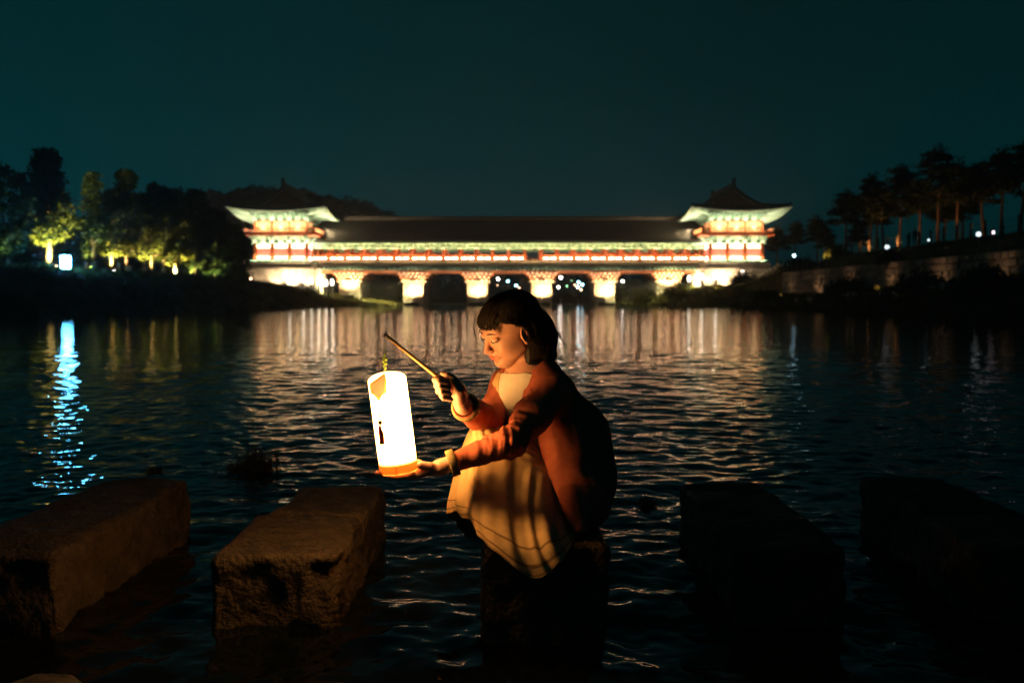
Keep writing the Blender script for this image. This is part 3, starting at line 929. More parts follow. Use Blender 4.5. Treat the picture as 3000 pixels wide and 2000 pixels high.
# stone stair wall that climbs from the right podium to the terrace fence
st = thing('stair_wall', 'sloping stone stair wall climbing from the right podium to the hill fence', 'wall', (0, 0, 0))
p0, p1 = at(2190, 832, 160), at(2296, 776, 158)
n_ = 9
for k in range(n_):
    a = p0.lerp(p1, k / n_); c = p0.lerp(p1, (k + 1) / n_)
    g = float(ground_z(np.array([(a.x + c.x) / 2]), np.array([159.]))[0])
    b = MB(); top = (a.z + c.z) / 2 + 0.3
    zb_ = min(g, top - 1.0) - 0.4
    b.box(((a.x + c.x) / 2, 159.2, (top + zb_) / 2), (abs(c.x - a.x) - 0.03, 0.7, top - zb_)); b.build('stone_block', m_stone, st)
lamp('SPOT', 'stair_spot', (31, 154.5, 3.2), 900, (1.0, 0.62, 0.22), 0.15, ((p0.x + p1.x) / 2, 159, 5.2), st, 110, 0.8)
# orange-lit stone edging at the hill side of the left podium
lamp('SPOT', 'podium_spot', (-38.2 - 4.5, 158.5, 2.9), 520, (1.0, 0.5, 0.12), 0.15, (-43.5, 163.2, 4.6), pav_l, 110, 0.8)
# ------------------------------------------------------------------ trees, hill forest, bushes
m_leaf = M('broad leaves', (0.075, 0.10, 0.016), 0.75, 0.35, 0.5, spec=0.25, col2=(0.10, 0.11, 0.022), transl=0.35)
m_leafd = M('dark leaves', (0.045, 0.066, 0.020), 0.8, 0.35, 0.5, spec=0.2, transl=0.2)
m_needle = M('pine needles', (0.035, 0.048, 0.016), 0.8, 0.3, 0.7, spec=0.2, col2=(0.06, 0.058, 0.018), transl=0.15)
m_forest = M('hill forest leaves', (0.060, 0.052, 0.028), 0.9, 0.4, 0.15, spec=0.1)
m_bark = M('grey brown bark', (0.16, 0.11, 0.075), 0.9, 0.3, 3.0, 0.6, 14.0, stretch=(1, 1, 0.25))
m_pbark = M('red pine bark', (0.23, 0.115, 0.06), 0.9, 0.3, 3.0, 0.6, 12.0, stretch=(1, 1, 0.3))
m_wrap = M('white trunk wrap', (0.62, 0.64, 0.62), 0.8, 0.1, 6.0)


def leaf_cards(C, size, rg, flat=1.0):
    """Two-triangle leaf sprays at centres C."""
    n = len(C)
    a = rg.normal(size=(n, 3)); a[:, 2] *= flat; a /= np.linalg.norm(a, axis=1, keepdims=True) + 1e-9
    b = rg.normal(size=(n, 3)); b -= (b * a).sum(1, keepdims=True) * a; b /= np.linalg.norm(b, axis=1, keepdims=True) + 1e-9
    s = (size * rg.uniform(0.55, 1.35, n))[:, None]
    w = s * rg.uniform(0.4, 0.75, n)[:, None]
    V = np.stack([C - a * s, C + b * w - a * s * 0.1, C + a * s, C - b * w * 0.9 + a * s * 0.15], 1).reshape(-1, 3)
    F = np.arange(n * 4).reshape(-1, 4)
    return V, F


def trunk_mesh(name, h, r, limbs, mat, rg, lean=0.05, curve=0.12, first=0.3):
    b = MB(); pts = []
    ox, oy = rg.normal(0, lean, 2)
    ph = rg.uniform(0, 6.28)
    for k in range(9):
        t = k / 8
        pts.append(np.array([ox * t * h + curve * math.sin(ph + t * 3.2) * t, oy * t * h + curve * math.cos(ph + t * 2.7) * t, h * t]))
    b.tube([pts[0] - np.array([0, 0, 0.3])] + pts, [r * 1.35] + [r * (1.12 - 0.9 * k / 8) for k in range(9)], 9)
    tips = []
    for k in range(limbs):
        t = first + (0.97 - first) * (k + 0.5) / limbs
        base = pts[0] * 0 + np.array([np.interp(t * h, [p[2] for p in pts], [p[i] for p in pts]) for i in range(3)])
        a = k * 2.4 + rg.uniform(-0.5, 0.5)
        tips.append((t, base, a))
    return b, pts, tips


def broad_tree(name, label, x, y, h, prof, group, seed, n_clump=70, n_leaf=60, leaf=0.20, wrap=False, trunk_h=None, mat=None, trunk_r=0.16):
    rg = np.random.default_rng(seed)
    z = float(ground_z(np.array([x]), np.array([y]))[0])
    t = thing('broadleaf_tree' if name is None else name, label, 'tree', (x, y, z), 0, group)
    hs = [p[0] for p in prof]; rs = [p[1] for p in prof]
    b, pts, tips = trunk_mesh('trunk', h * 0.9, trunk_r, 9, m_bark, rg, 0.02, 0.15, max(0.18, hs[0] * 0.9))
    for tt, base, a in tips:
        rr = np.interp(min(0.98, tt + 0.1), hs, rs) * 0.8 + 0.1
        end = base + np.array([math.cos(a) * rr, math.sin(a) * rr, 0.25 * rr + 0.35])
        mid = (base + end) / 2 + np.array([0, 0, 0.1 * rr])
        b.tube([base, mid, end], [trunk_r * 0.45 * (1.1 - tt), trunk_r * 0.3 * (1.1 - tt) + 0.01, 0.012], 6)
    b.build('trunk', m_bark, t, True)
    if wrap:
        w = MB(); w.lathe([(trunk_r * 1.45, -0.1), (trunk_r * 1.35, 0.55), (trunk_r * 1.3, 0.95)], n=10); w.build('trunk_wrap', m_wrap, t, True)
    C = []
    for k in range(n_clump):
        tz = hs[0] + (hs[-1] - hs[0]) * rg.random() ** 0.9
        rr = np.interp(tz, hs, rs); a = rg.uniform(0, 6.28)
        q = rr * math.sqrt(rg.uniform(0.15, 1.0)) * rg.uniform(0.8, 1.12)
        c = np.array([math.cos(a) * q, math.sin(a) * q, tz * h])
        cs = rg.uniform(0.3, 0.62) * (0.55 + 0.35 * min(1.4, rr))
        m = int(n_leaf * rg.uniform(0.5, 1.4))
        C.append(c + rg.normal(size=(m, 3)) * np.array([cs, cs, cs * 0.7]) * 0.62)
    V, F = leaf_cards(np.concatenate(C), leaf, rg)
    link('crown', array_mesh('crown', V, F, mat or m_leaf, smooth=False), t)
    return t


LG = 'trees along the left bank'
# profile: (fraction of height, radius in metres)
def px_tree(px, pbase, ptop, d):
    p = at(px, pbase, d)
    z = float(ground_z(np.array([p.x]), np.array([d]))[0])
    top = at(px, ptop, d).z
    return p.x, d, top - z

T = []
x, y, h = px_tree(143, 778, 447, 82)
T.append(broad_tree(None, 'tall tree lit yellow-green from below beside the cyan light panel', x, y, h, [(0.24, 0.4), (0.32, 1.5), (0.42, 2.2), (0.52, 1.9), (0.62, 1.5), (0.72, 1.1), (0.86, 0.95), (1.0, 0.7)], LG, 1, 170, 100, 0.18, trunk_r=0.24))
for (px, pb, pt_, d, prof, lab, kw) in [
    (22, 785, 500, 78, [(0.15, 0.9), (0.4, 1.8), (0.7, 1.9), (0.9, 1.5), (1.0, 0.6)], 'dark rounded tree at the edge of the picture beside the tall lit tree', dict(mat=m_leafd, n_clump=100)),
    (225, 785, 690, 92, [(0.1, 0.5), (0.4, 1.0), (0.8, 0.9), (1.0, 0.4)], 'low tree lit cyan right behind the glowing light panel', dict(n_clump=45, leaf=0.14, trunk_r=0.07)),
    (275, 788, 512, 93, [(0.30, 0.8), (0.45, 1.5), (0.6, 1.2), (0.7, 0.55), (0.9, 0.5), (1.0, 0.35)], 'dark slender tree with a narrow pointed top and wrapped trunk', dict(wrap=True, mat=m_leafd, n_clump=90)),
    (328, 790, 560, 97, [(0.25, 1.2), (0.5, 1.6), (0.8, 1.2), (1.0, 0.5)], 'tree with a bright lit lower trunk and yellow leaves', dict(n_clump=90)),
    (372, 792, 505, 99, [(0.2, 1.2), (0.45, 1.9), (0.65, 1.3), (0.8, 0.8), (0.93, 0.85), (1.0, 0.6)], 'tree with a square dark top and white wrapped trunk', dict(wrap=True, n_clump=110)),
    (445, 800, 542, 104, [(0.2, 1.4), (0.5, 2.2), (0.75, 1.8), (0.9, 0.7), (1.0, 0.4)], 'broad tree with scattered lit leaf clusters and a small pointed tip', dict(n_clump=120)),
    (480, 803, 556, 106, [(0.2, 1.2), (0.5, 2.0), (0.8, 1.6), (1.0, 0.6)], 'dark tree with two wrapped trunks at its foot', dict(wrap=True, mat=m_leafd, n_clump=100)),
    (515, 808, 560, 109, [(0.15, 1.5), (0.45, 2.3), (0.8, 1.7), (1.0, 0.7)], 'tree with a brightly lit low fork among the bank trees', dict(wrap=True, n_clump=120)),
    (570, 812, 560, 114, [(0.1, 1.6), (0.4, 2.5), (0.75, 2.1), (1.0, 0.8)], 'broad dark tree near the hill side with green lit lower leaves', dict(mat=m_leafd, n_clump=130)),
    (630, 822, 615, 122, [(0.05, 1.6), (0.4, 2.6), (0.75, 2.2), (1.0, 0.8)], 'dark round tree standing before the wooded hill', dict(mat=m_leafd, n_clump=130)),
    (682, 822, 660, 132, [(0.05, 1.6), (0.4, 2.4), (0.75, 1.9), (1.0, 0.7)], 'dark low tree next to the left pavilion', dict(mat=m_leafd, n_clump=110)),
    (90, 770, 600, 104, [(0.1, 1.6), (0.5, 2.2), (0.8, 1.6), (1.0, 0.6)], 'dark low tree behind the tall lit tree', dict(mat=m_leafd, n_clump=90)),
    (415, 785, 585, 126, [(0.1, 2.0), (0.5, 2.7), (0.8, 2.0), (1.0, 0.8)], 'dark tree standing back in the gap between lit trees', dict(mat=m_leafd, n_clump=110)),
]:
    x, y, h = px_tree(px, pb, pt_, d)
    T.append(broad_tree(None, lab, x, y, h, prof, LG, 100 + px, **kw))

m_can = M('spot housing', (0.03, 0.03, 0.03), 0.5)
e_spot = E('ground spot lens', (1.0, 0.8, 0.4), 12.0)
def ground_spot(px, d, pw, color, label, aim=(0, 0, 3.0), off=(0.9, -1.3), spot=95):
    p = at(px, 800, d)
    x, y = p.x + off[0], d + off[1]
    z = float(ground_z(np.array([x]), np.array([y]))[0])
    t = thing('ground_spot', label, 'spotlight', (x, y, z), 0, 'ground spots under the left bank trees')
    b = MB(); b.lathe([(0.13, -0.05), (0.15, 0.2), (0.17, 0.24)], n=10); b.build('housing', m_can, t, True)
    b = MB(); b.lathe([(0.13, 0.235), (0.06, 0.25)], n=10); b.build('lens', e_spot, t, True)
    lamp('SPOT', 'tree_spot', (0, 0, 0.32), pw, color, 0.08, (p.x - x + aim[0], d - y + aim[1], aim[2]), t, spot, 0.7)
ground_spot(143, 82, 12916, (1.0, 0.86, 0.22), 'ground spot shining up the tall tree beside the light panel', (0, 0, 3.2), (0.75, -1.5), 85)
ground_spot(328, 97, 10108, (1.0, 0.80, 0.22), 'ground spot at the tree with the bright lower trunk', (0, 0, 2.4), (0.2, -1.1), 90)
ground_spot(372, 99, 5840, (1.0, 0.70, 0.30), 'ground spot at the tree with the square dark top', (0, 0, 3.6), (-0.6, -1.6), 80)
ground_spot(445, 104, 7862, (1.0, 0.78, 0.25), 'ground spot under the tree with a small pointed tip', (0.2, 0, 3.2), (-0.4, -1.6), 85)
ground_spot(515, 109, 10108, (1.0, 0.78, 0.2), 'ground spot under the tree with the bright low fork', (0, 0, 2.0), (-0.4, -1.2), 85)
ground_spot(570, 114, 2133, (1.0, 0.92, 0.30), 'ground spot under the broad dark tree near the hill', (0, 0, 2.5), (0.3, -1.8), 80)

ground_spot(275, 93, 2025, (0.9, 1.0, 0.35), 'ground spot under the slender wrapped tree', (0, 0, 4.0), (0.5, -1.8), 70)
ground_spot(480, 106, 1755, (1.0, 0.85, 0.3), 'ground spot under the dark tree with wrapped trunks', (0, 0, 4.0), (0.4, -1.8), 75)
ground_spot(630, 122, 1215, (0.9, 1.0, 0.35), 'ground spot under the dark round tree before the hill', (0, 0, 2.6), (0.0, -3.2), 85)
ground_spot(22, 78, 567, (0.7, 1.0, 0.5), 'ground spot under the rounded tree at the picture edge', (0, 0, 4.0), (0.6, -2.2), 70)

# cyan light panel on the bank
e_cyan = E('cyan light panel', (0.09, 0.54, 1.0), 110.0)
p = at(192, 768, 80)
zc = float(ground_z(np.array([p.x]), np.array([80.]))[0])
t = thing('light_panel', 'glowing rounded white-cyan light panel on the grassy left bank', 'light', (p.x, 80, zc))
b = MB(); w_, h_, r_ = 0.36, 0.53, 0.13
poly = []
for cxx, czz, a0 in ((w_ - r_, h_ - r_, 0), (-w_ + r_, h_ - r_, 90), (-w_ + r_, -h_ + r_, 180), (w_ - r_, -h_ + r_, 270)):
    for k in range(5): poly.append((cxx + r_ * math.cos(R(a0 + k * 22.5)), czz + r_ * math.sin(R(a0 + k * 22.5))))
zp = max(p.z - zc, 0.62)
n = len(poly)
b.add([(x, -0.12, zp + z) for x, z in poly] + [(x, 0.12, zp + z) for x, z in poly], [tuple(range(n))[::-1] if False else tuple(range(n)), tuple(range(n, 2 * n))[::-1]] + [(k, n + k, n + (k + 1) % n, (k + 1) % n) for k in range(n)])
b.build('diffuser', e_cyan, t)
b = MB(); b.box((0, 0, (zp - h_) / 2 - 0.1), (0.12, 0.12, max(0.15, zp - h_ + 0.2))); b.box((0, 0, -0.02), (0.5, 0.4, 0.08)); b.build('post', m_can, t)
b = MB(); b.box((0.0, 0.16, zp), (0.3, 0.08, 0.5)); b.build('back_box', m_can, t)

# small white bollards by the trunks
for px, d, lab in ((358, 97, 'small yellow-lit bollard between the two wrapped trunks'), (262, 92, 'pale bollard left of the slender wrapped trunk'), (390, 99, 'pale bluish bollard right of the square-topped tree'), (548, 109, 'low pale bollard right of the bright low fork')):
    p = at(px, 800, d); z = float(ground_z(np.array([p.x]), np.array([d - 0.8]))[0])
    b = MB(); b.lathe([(0.12, -0.1), (0.12, 0.7), (0.15, 0.74), (0.15, 0.95), (0.04, 1.0)], n=10)
    tag(b.build('path_bollard', m_wrap, None, True, (p.x, d - 0.8, z)), lab, 'bollard', 'bollards among the left bank trees')

# --- forest on the hill behind the left pavilion
rg = np.random.default_rng(3)
C = []
nt_ = 0
while nt_ < 900:
    x = rg.uniform(-200, -27); y = rg.uniform(238, 318)
    z = float(ground_z(np.array([x]), np.array([y]))[0])
    if z < 6: continue
    nt_ += 1
    s = rg.uniform(1.6, 3.3) * (1.25 if rg.random() < 0.12 else 1.0)
    m = int(26 * s)
    v = rg.normal(size=(m, 3)); v /= np.linalg.norm(v, axis=1, keepdims=True)
    C.append(np.array([x, y, z + s * 0.35]) + v * np.array([s, s, s * 0.95]) * rg.uniform(0.75, 1.05, (m, 1)))
V, F = leaf_cards(np.concatenate(C), 0.75, rg)
tag(link('hill_forest', array_mesh('hill_forest', V, F, m_forest, smooth=False)), kind='stuff')

# --- pines on the right slope
def pine(label, px, pb, pt_, d, seed, group='pines on the right hill', dark=False, trunk_r=0.17, crown0=0.52):
    rg = np.random.default_rng(seed)
    p = at(px, pb, d)
    x = p.x
    z = float(ground_z(np.array([x]), np.array([d]))[0])
    h = at(px, pt_, d).z - z
    t = thing('pine_tree', label, 'tree', (x, d, z), 0, group)
    b, pts, tips = trunk_mesh('trunk', h * 0.93, trunk_r, 12, m_pbark, rg, 0.035, 0.28, crown0)
    C = []
    for tt, base, a in tips:
        for aa in (a, a + 2.1 + rg.uniform(-0.4, 0.4)):
            L = (1.0 - 0.62 * ((tt - crown0) / (1 - crown0)) ** 1.4) * rg.uniform(0.8, 1.5) * (0.13 * h + 0.3)
            end = base + np.array([math.cos(aa) * L, math.sin(aa) * L, rg.uniform(-0.05, 0.25) * L])
            mid = (base + end) / 2 + np.array([0, 0, 0.1 * L])
            b.tube([base, mid, end], [0.05, 0.035, 0.012], 5)
            for q, w in ((end, 1.0), (mid * 0.4 + end * 0.6, 0.8)):
                m = int(95 * w)
                C.append(q + rg.normal(size=(m, 3)) * np.array([0.42, 0.42, 0.14]) * (0.6 + 0.30 * L))
    C.append(pts[-1] + rg.normal(size=(120, 3)) * np.array([0.38, 0.38, 0.3]))
    b.build('trunk', m_pbark, t, True)
    V, F = leaf_cards(np.concatenate(C), 0.16, rg, 0.6)
    link('crown', array_mesh('crown', V, F, m_needle, smooth=False), t)
    return t

for args in [
    ('slim pine standing apart nearest the right pavilion, lit ochre on its left', 2479, 742, 553, 124),
    ('pine with a leaning bare trunk second from the right pavilion', 2548, 725, 505, 118),
    ('pine with forked thin trunks third along the slope', 2566, 728, 560, 121),
    ('pine whose orange trunk bends above the brightest path lamp', 2590, 720, 540, 112),
    ('tall pine right of the brightest path lamp', 2634, 715, 478, 110),
    ('pine with a straight lit trunk beside the standing couple', 2692, 705, 520, 104),
    ('widest and tallest pine of the grove', 2748, 702, 420, 101),
    ('thin pine tucked under the tallest pine', 2764, 700, 560, 106),
    ('pine with a bright orange lower trunk', 2806, 690, 470, 97),
    ('pine with a dull trunk behind the orange one', 2822, 690, 520, 108),
    ('pine behind the upper white path lamp', 2882, 680, 468, 98),
    ('high narrow pine near the edge of the picture with layered crown', 2934, 658, 428, 92),
    ('cut-off pine trunk at the very edge of the picture', 2990, 655, 400, 84),
]:
    pine(args[0], *args[1:], seed=args[1])
for args in [
    ('dark far pine just right of the right pavilion', 2277, 752, 660, 178),
    ('dark far pine second from the right pavilion', 2328, 752, 642, 182),
    ('dark far pine with a flat wide crown', 2392, 750, 627, 176),
    ('dark far pine low beside the lit slim pine', 2420, 750, 660, 186),
    ('dark far pine behind the bending orange trunk', 2520, 745, 650, 168),
]:
    pine(args[0], *args[1:], seed=args[1], group='far pines behind the slope')

# --- bushes
def bush(label, px, py, d, w, h, seed, mat=None, group='bushes on the right bank', leaf=0.16):
    rg = np.random.default_rng(seed)
    p = at(px, py, d); x = p.x; z = float(ground_z(np.array([x]), np.array([d]))[0])
    C = []
    for k in range(int(26 * w)):
        v = rg.normal(size=3); v /= np.linalg.norm(v); v[2] = abs(v[2])
        c = v * np.array([w, w * 0.8, h]) * rg.uniform(0.55, 0.98)
        C.append(c + rg.normal(size=(34, 3)) * 0.26 * min(1.4, w))
    V, F = leaf_cards(np.concatenate(C), leaf, rg)
    t = thing('bush', label, 'bush', (x, d, z), 0, group)
    link('foliage', array_mesh('foliage', V, F, mat or m_leaf, smooth=False), t)
    b = MB()
    for k in range(6):
        a = k * 1.05; b.tube([(0, 0, -0.1), (math.cos(a) * w * 0.3, math.sin(a) * w * 0.3, h * 0.45), (math.cos(a) * w * 0.7, math.sin(a) * w * 0.6, h * 0.75)], [0.04, 0.03, 0.01], 5)
    b.build('stems', m_bark, t, True)
bush('big bush lit yellow-green at the right end of the bridge piers', 1900, 880, 160, 3.2, 3.0, 1)
bush('low bush lit green beside the fourth standing pier', 1835, 888, 163, 1.8, 1.4, 2)
bush('bush in front of the lit bollards below the right pavilion', 1985, 870, 158, 2.4, 2.5, 3)
bush('dark round bush below the stair wall', 2180, 880, 140, 2.2, 2.0, 4, m_leafd)
bush('dark bush on the slope under the lower wall end', 2345, 850, 122, 2.2, 1.5, 5, m_leafd)
bush('small bush lit ochre at the foot of the slim pine', 2450, 735, 121, 1.3, 1.6, 6)
bush('dark hanging bush on the retaining wall by the brightest lamp', 2608, 775, 85.5, 0.9, 0.9, 7, m_leafd)
bush('dark bush growing at the top of the stone wall near the picture edge', 2895, 770, 62.5, 0.9, 1.0, 8, m_leafd)
bush('small green bush at the corner of the right podium', 2274, 768, 160, 0.9, 1.0, 9)
bush('dark bush on the left bank below the pavilion', 690, 850, 128, 2.2, 1.5, 10, m_leafd, 'bushes on the left bank')
bush('green lit bush at the foot of the left podium bollards', 905, 862, 157, 1.6, 0.8, 11, None, 'bushes on the left bank')
bush('pale bushy shrub at the foot of the slender wrapped tree', 289, 793, 91.5, 0.7, 0.6, 12, None, 'bushes on the left bank', 0.1)
bush('small shrub at the foot of the tall lit tree', 128, 780, 80, 0.6, 0.7, 13, None, 'bushes on the left bank', 0.1)
bush('lit green hedge-like bush beyond the weir between the piers', 1670, 858, 205, 4.5, 1.6, 14, None, 'bushes beyond the weir', 0.2)
for k, (px, py, d, w, h) in enumerate([(2250, 885, 112, 1.8, 1.2), (2480, 880, 92, 1.8, 1.2), (2690, 890, 72, 1.6, 1.1), (2880, 900, 58, 1.6, 1.1)]):
    bush(['dark low bush at the water edge below the stair wall', 'dark low bush at the water edge below the brightest lamp', 'dark low bush at the water edge below the standing couple', 'dark low bush at the water edge near the picture edge'][k], px, py, d, w, h, 40 + k, m_leafd)

# --- dark woods far beyond the river, behind the street lamps
C = []
rg = np.random.default_rng(9)
for k in range(420):
    x = rg.uniform(-70, 95); y = rg.uniform(395, 430); hgt = 11.5 + 3.0 * math.sin(x * 0.09) + rg.uniform(-2, 2)
    m = 34
    v = rg.normal(size=(m, 3)); v /= np.linalg.norm(v, axis=1, keepdims=True)
    zz = rg.uniform(2.0, hgt)
    C.append(np.array([x, y, zz]) + v * np.array([3.2, 2.0, 2.4]) * rg.uniform(0.6, 1.05, (m, 1)))
V, F = leaf_cards(np.concatenate(C), 1.1, rg)
tag(link('far_woods', array_mesh('far_woods', V, F, m_forest, smooth=False)), kind='stuff')
# ------------------------------------------------------------------ right hillside: wall, fences, lamps, people
m_wallst = M('retaining wall stone', (0.25, 0.20, 0.16), 0.85, 0.25, 1.6, 0.5, 8.0, obvar=0.35)
m_post = M('fence post timber', (0.22, 0.14, 0.08), 0.8, 0.2, 4.0, 0.2, 10.0)
m_rope = M('fence rope', (0.30, 0.23, 0.14), 0.9)
m_pole = M('lamp post metal', (0.05, 0.05, 0.05), 0.4, metallic=0.6)

rw = thing('retaining_wall', 'long coursed stone retaining wall along the right hillside', 'wall', (0, 0, 0))
WC = 0.52
wblk = [rough_block(1.0, WC - 0.04, 0.16, 20 + s).mesh('stone_block', m_wallst) for s in range(5)]
b = MB(); b.box((WALL_X + 0.33, (WALL_Y0 + WALL_Y1) / 2, 2.9), (0.5, WALL_Y1 - WALL_Y0, 2.6)); part(b, 'backing', m_wallst, rw)
face_blocks(rw, (WALL_X + 0.08, WALL_Y1), (WALL_X + 0.08, WALL_Y0), WALL_Z1 - 4 * WC, 4, 1.05, 5, WC, wblk)
# a second, lower broken course of boulders in the grass under the wall
low = thing('boulder_row', 'broken row of pale boulders in the grass below the retaining wall', 'stones', (0, 0, 0))
bm_ = rough_block(1.0, 0.5, 0.3, 77).mesh('boulder', m_wallst)
for k in range(26):
    yy = 60 + k * 1.9 + rnd.uniform(-0.5, 0.5)
    if rnd.random() < 0.3: continue
    xx = WALL_X - 2.6 + rnd.uniform(-0.25, 0.25); zz = float(ground_z(np.array([xx]), np.array([yy]))[0])
    o = link('boulder', bm_, low, (xx, yy, zz + 0.1), R(-90) + rnd.uniform(-0.2, 0.2)); o.scale = (rnd.uniform(0.7, 1.5), rnd.uniform(0.8, 1.4), rnd.uniform(0.7, 1.2))


def fence(label, pts, step, hgt, rad):
    f = thing('rope_fence', label, 'fence', (0, 0, 0), 0, 'rope fences on the hillside')
    pm = MB(); pm.lathe([(rad, -0.2), (rad, hgt), (rad * 0.6, hgt + rad * 0.6)], n=8); pmesh = pm.mesh('post', m_post, True)
    tops = []
    for (x0, y0), (x1, y1) in zip(pts, pts[1:]):
        L = math.hypot(x1 - x0, y1 - y0); n = max(1, int(L / step))
        for k in range(n + 1):
            x = x0 + (x1 - x0) * k / n; y = y0 + (y1 - y0) * k / n
            z = float(ground_z(np.array([x]), np.array([y]))[0])
            o = link('post', pmesh, f, (x, y, z)); o.rotation_euler = (rnd.gauss(0, 0.04), rnd.gauss(0, 0.04), 0)
            tops.append((x, y, z))
    for fr in (0.92, 0.5):
        rb = MB(); path = []
        for a, c in zip(tops, tops[1:]):
            for t in np.linspace(0, 1, 5)[:-1]:
                path.append((a[0] + (c[0] - a[0]) * t, a[1] + (c[1] - a[1]) * t, a[2] + (c[2] - a[2]) * t + hgt * fr - 0.12 * math.sin(math.pi * t)))
        path.append((tops[-1][0], tops[-1][1], tops[-1][2] + hgt * fr))
        rb.tube(path, 0.018, 4); rb.build('rope', m_rope, f)

fence('lower rope fence of thin posts along the top of the retaining wall', [(32.75, 57), (32.75, 119), (34.5, 134), (39, 152)], 2.1, 0.95, 0.07)
fence('upper rope fence of thick posts along the hilltop path', [(39.3, 64), (39.3, 118), (42, 140), (47, 160)], 2.6, 1.25, 0.11)

e_lampw = E('white path lamp', (0.78, 0.93, 1.0), 1.8)
e_lampc = E('bluish path lamp', (0.45, 0.85, 1.0), 14.0)
def path_lamp(px, py, d, label, r=0.17, power=220, pink=False):
    p = at(px, py, d)
    z = float(ground_z(np.array([p.x]), np.array([d]))[0])
    t = thing('path_lamp', label, 'lamp', (p.x, d, z), 0, 'white lamps along the hillside path')
    hh = max(0.5, p.z - z)
    b = MB(); b.lathe([(0.10, -0.2), (0.09, 0.05), (0.045, 0.1), (0.04, hh - r * 0.9), (0.09, hh - r * 0.85)], n=8); b.build('post', m_pole, t, True)
    b = MB(); b.lathe([(r * math.sin(a) + 0.002, hh - r * math.cos(a)) for a in np.linspace(0.25, math.pi - 0.1, 8)], n=12); b.build('globe', e_lampc if px == 2326 else e_lampw, t, True)
    b = MB(); b.lathe([(r * 0.55, hh + r * 0.9), (0.02, hh + r * 1.2)], n=8); b.build('cap', m_pole, t)
    lamp('POINT', 'globe_light', (0, 0, hh), power, (0.75, 0.92, 1.0), r * 1.05, None, t)
path_lamp(2326, 749, 138, 'white path lamp nearest the right pavilion', 0.20, 0.15)
path_lamp(2599, 724, 92, 'brightest white path lamp below the bending pine', 0.21, 0.15)
path_lamp(2721, 708, 97, 'dim low path lamp below the widest pine', 0.12, 0.15)
path_lamp(2867, 686, 76, 'upper white path lamp high on the slope near the picture edge', 0.18, 0.15)

# people standing on the hilltop path, dark against the sky
m_dark = M('dark clothes', (0.03, 0.03, 0.035), 0.9)
m_skin_d = M('skin', (0.42, 0.25, 0.18), 0.6)
def far_person(px, d, label, h=1.66, turn=0.0, seed=0, arm_up=False):
    p = at(px, 700, d); z = float(ground_z(np.array([p.x]), np.array([d]))[0])
    me = bpy.data.meshes.new('person')
    k = h / 1.66
    J = {'pelvis': (0, 0, .92), 'chest': (0, 0, 1.22), 'neck': (0, -.01, 1.40), 'head': (0, -.03, 1.52), 'crown': (0, -.02, 1.60),
         'shl': (.17, 0, 1.35), 'ell': (.24, .02, 1.08), 'hal': (.20, -.12, .88), 'shr': (-.17, 0, 1.35), 'elr': (-.24, .0, 1.08), 'har': (-.16, -.22, 1.12 if arm_up else .92),
         'hil': (.09, 0, .86), 'knl': (.10, -.03, .48), 'anl': (.10, .03, .08), 'tol': (.11, -.12, .04), 'hir': (-.09, 0, .86), 'knr': (-.10, -.02, .48), 'anr': (-.10, .03, .08), 'tor': (-.11, -.12, .04)}
    rad = dict(pelvis=.14, chest=.15, neck=.055, head=.095, crown=.07, shl=.065, ell=.045, hal=.035, shr=.065, elr=.045, har=.035, hil=.09, knl=.06, anl=.04, tol=.035, hir=.09, knr=.06, anr=.04, tor=.035)
    names = list(J)
    ed = [('pelvis', 'chest'), ('chest', 'neck'), ('neck', 'head'), ('head', 'crown'), ('chest', 'shl'), ('shl', 'ell'), ('ell', 'hal'), ('chest', 'shr'), ('shr', 'elr'), ('elr', 'har'),
          ('pelvis', 'hil'), ('hil', 'knl'), ('knl', 'anl'), ('anl', 'tol'), ('pelvis', 'hir'), ('hir', 'knr'), ('knr', 'anr'), ('anr', 'tor')]
    me.from_pydata([tuple(c * k for c in J[n]) for n in names], [(names.index(a), names.index(b_)) for a, b_ in ed], [])
    me.materials.append(m_dark)
    o = link('person', me, None, (p.x, d, z), turn)
    md = o.modifiers.new('skin', 'SKIN')
    for n, v in zip(names, me.skin_vertices[0].data):
        v.radius = (rad[n] * k, rad[n] * k * (0.75 if n in ('chest', 'pelvis') else 1)); v.use_root = n == 'pelvis'
    o.modifiers.new('sub', 'SUBSURF').render_levels = 1
    return tag(o, label, 'person', 'people on the hilltop path')
far_person(2662, 96, 'person in dark clothes standing on the hill path, the left one of the couple', 1.62, 0.5)
far_person(2680, 96.3, 'person in dark clothes standing on the hill path, taller one of the couple', 1.74, -0.6)
pp = far_person(2908, 75, 'person in dark clothes at the hilltop fence holding up a lit phone', 1.6, 0.4, arm_up=True)
m_ph = E('phone screen glow', (1.0, 0.75, 0.85), 3.5)
b = MB(); b.box((0, 0, 0), (0.16, 0.03, 0.22)); ph = at(2905, 654, 74.6)
tag(b.build('phone', m_ph, None, loc=(pp.location.x - 0.1, 74.68, pp.location.z + 1.16)), 'small glowing pink phone held up at the hilltop fence', 'phone')
far_person(2935, 75.6, 'person in dark clothes crouching shorter beside the phone holder', 1.35, -0.2)

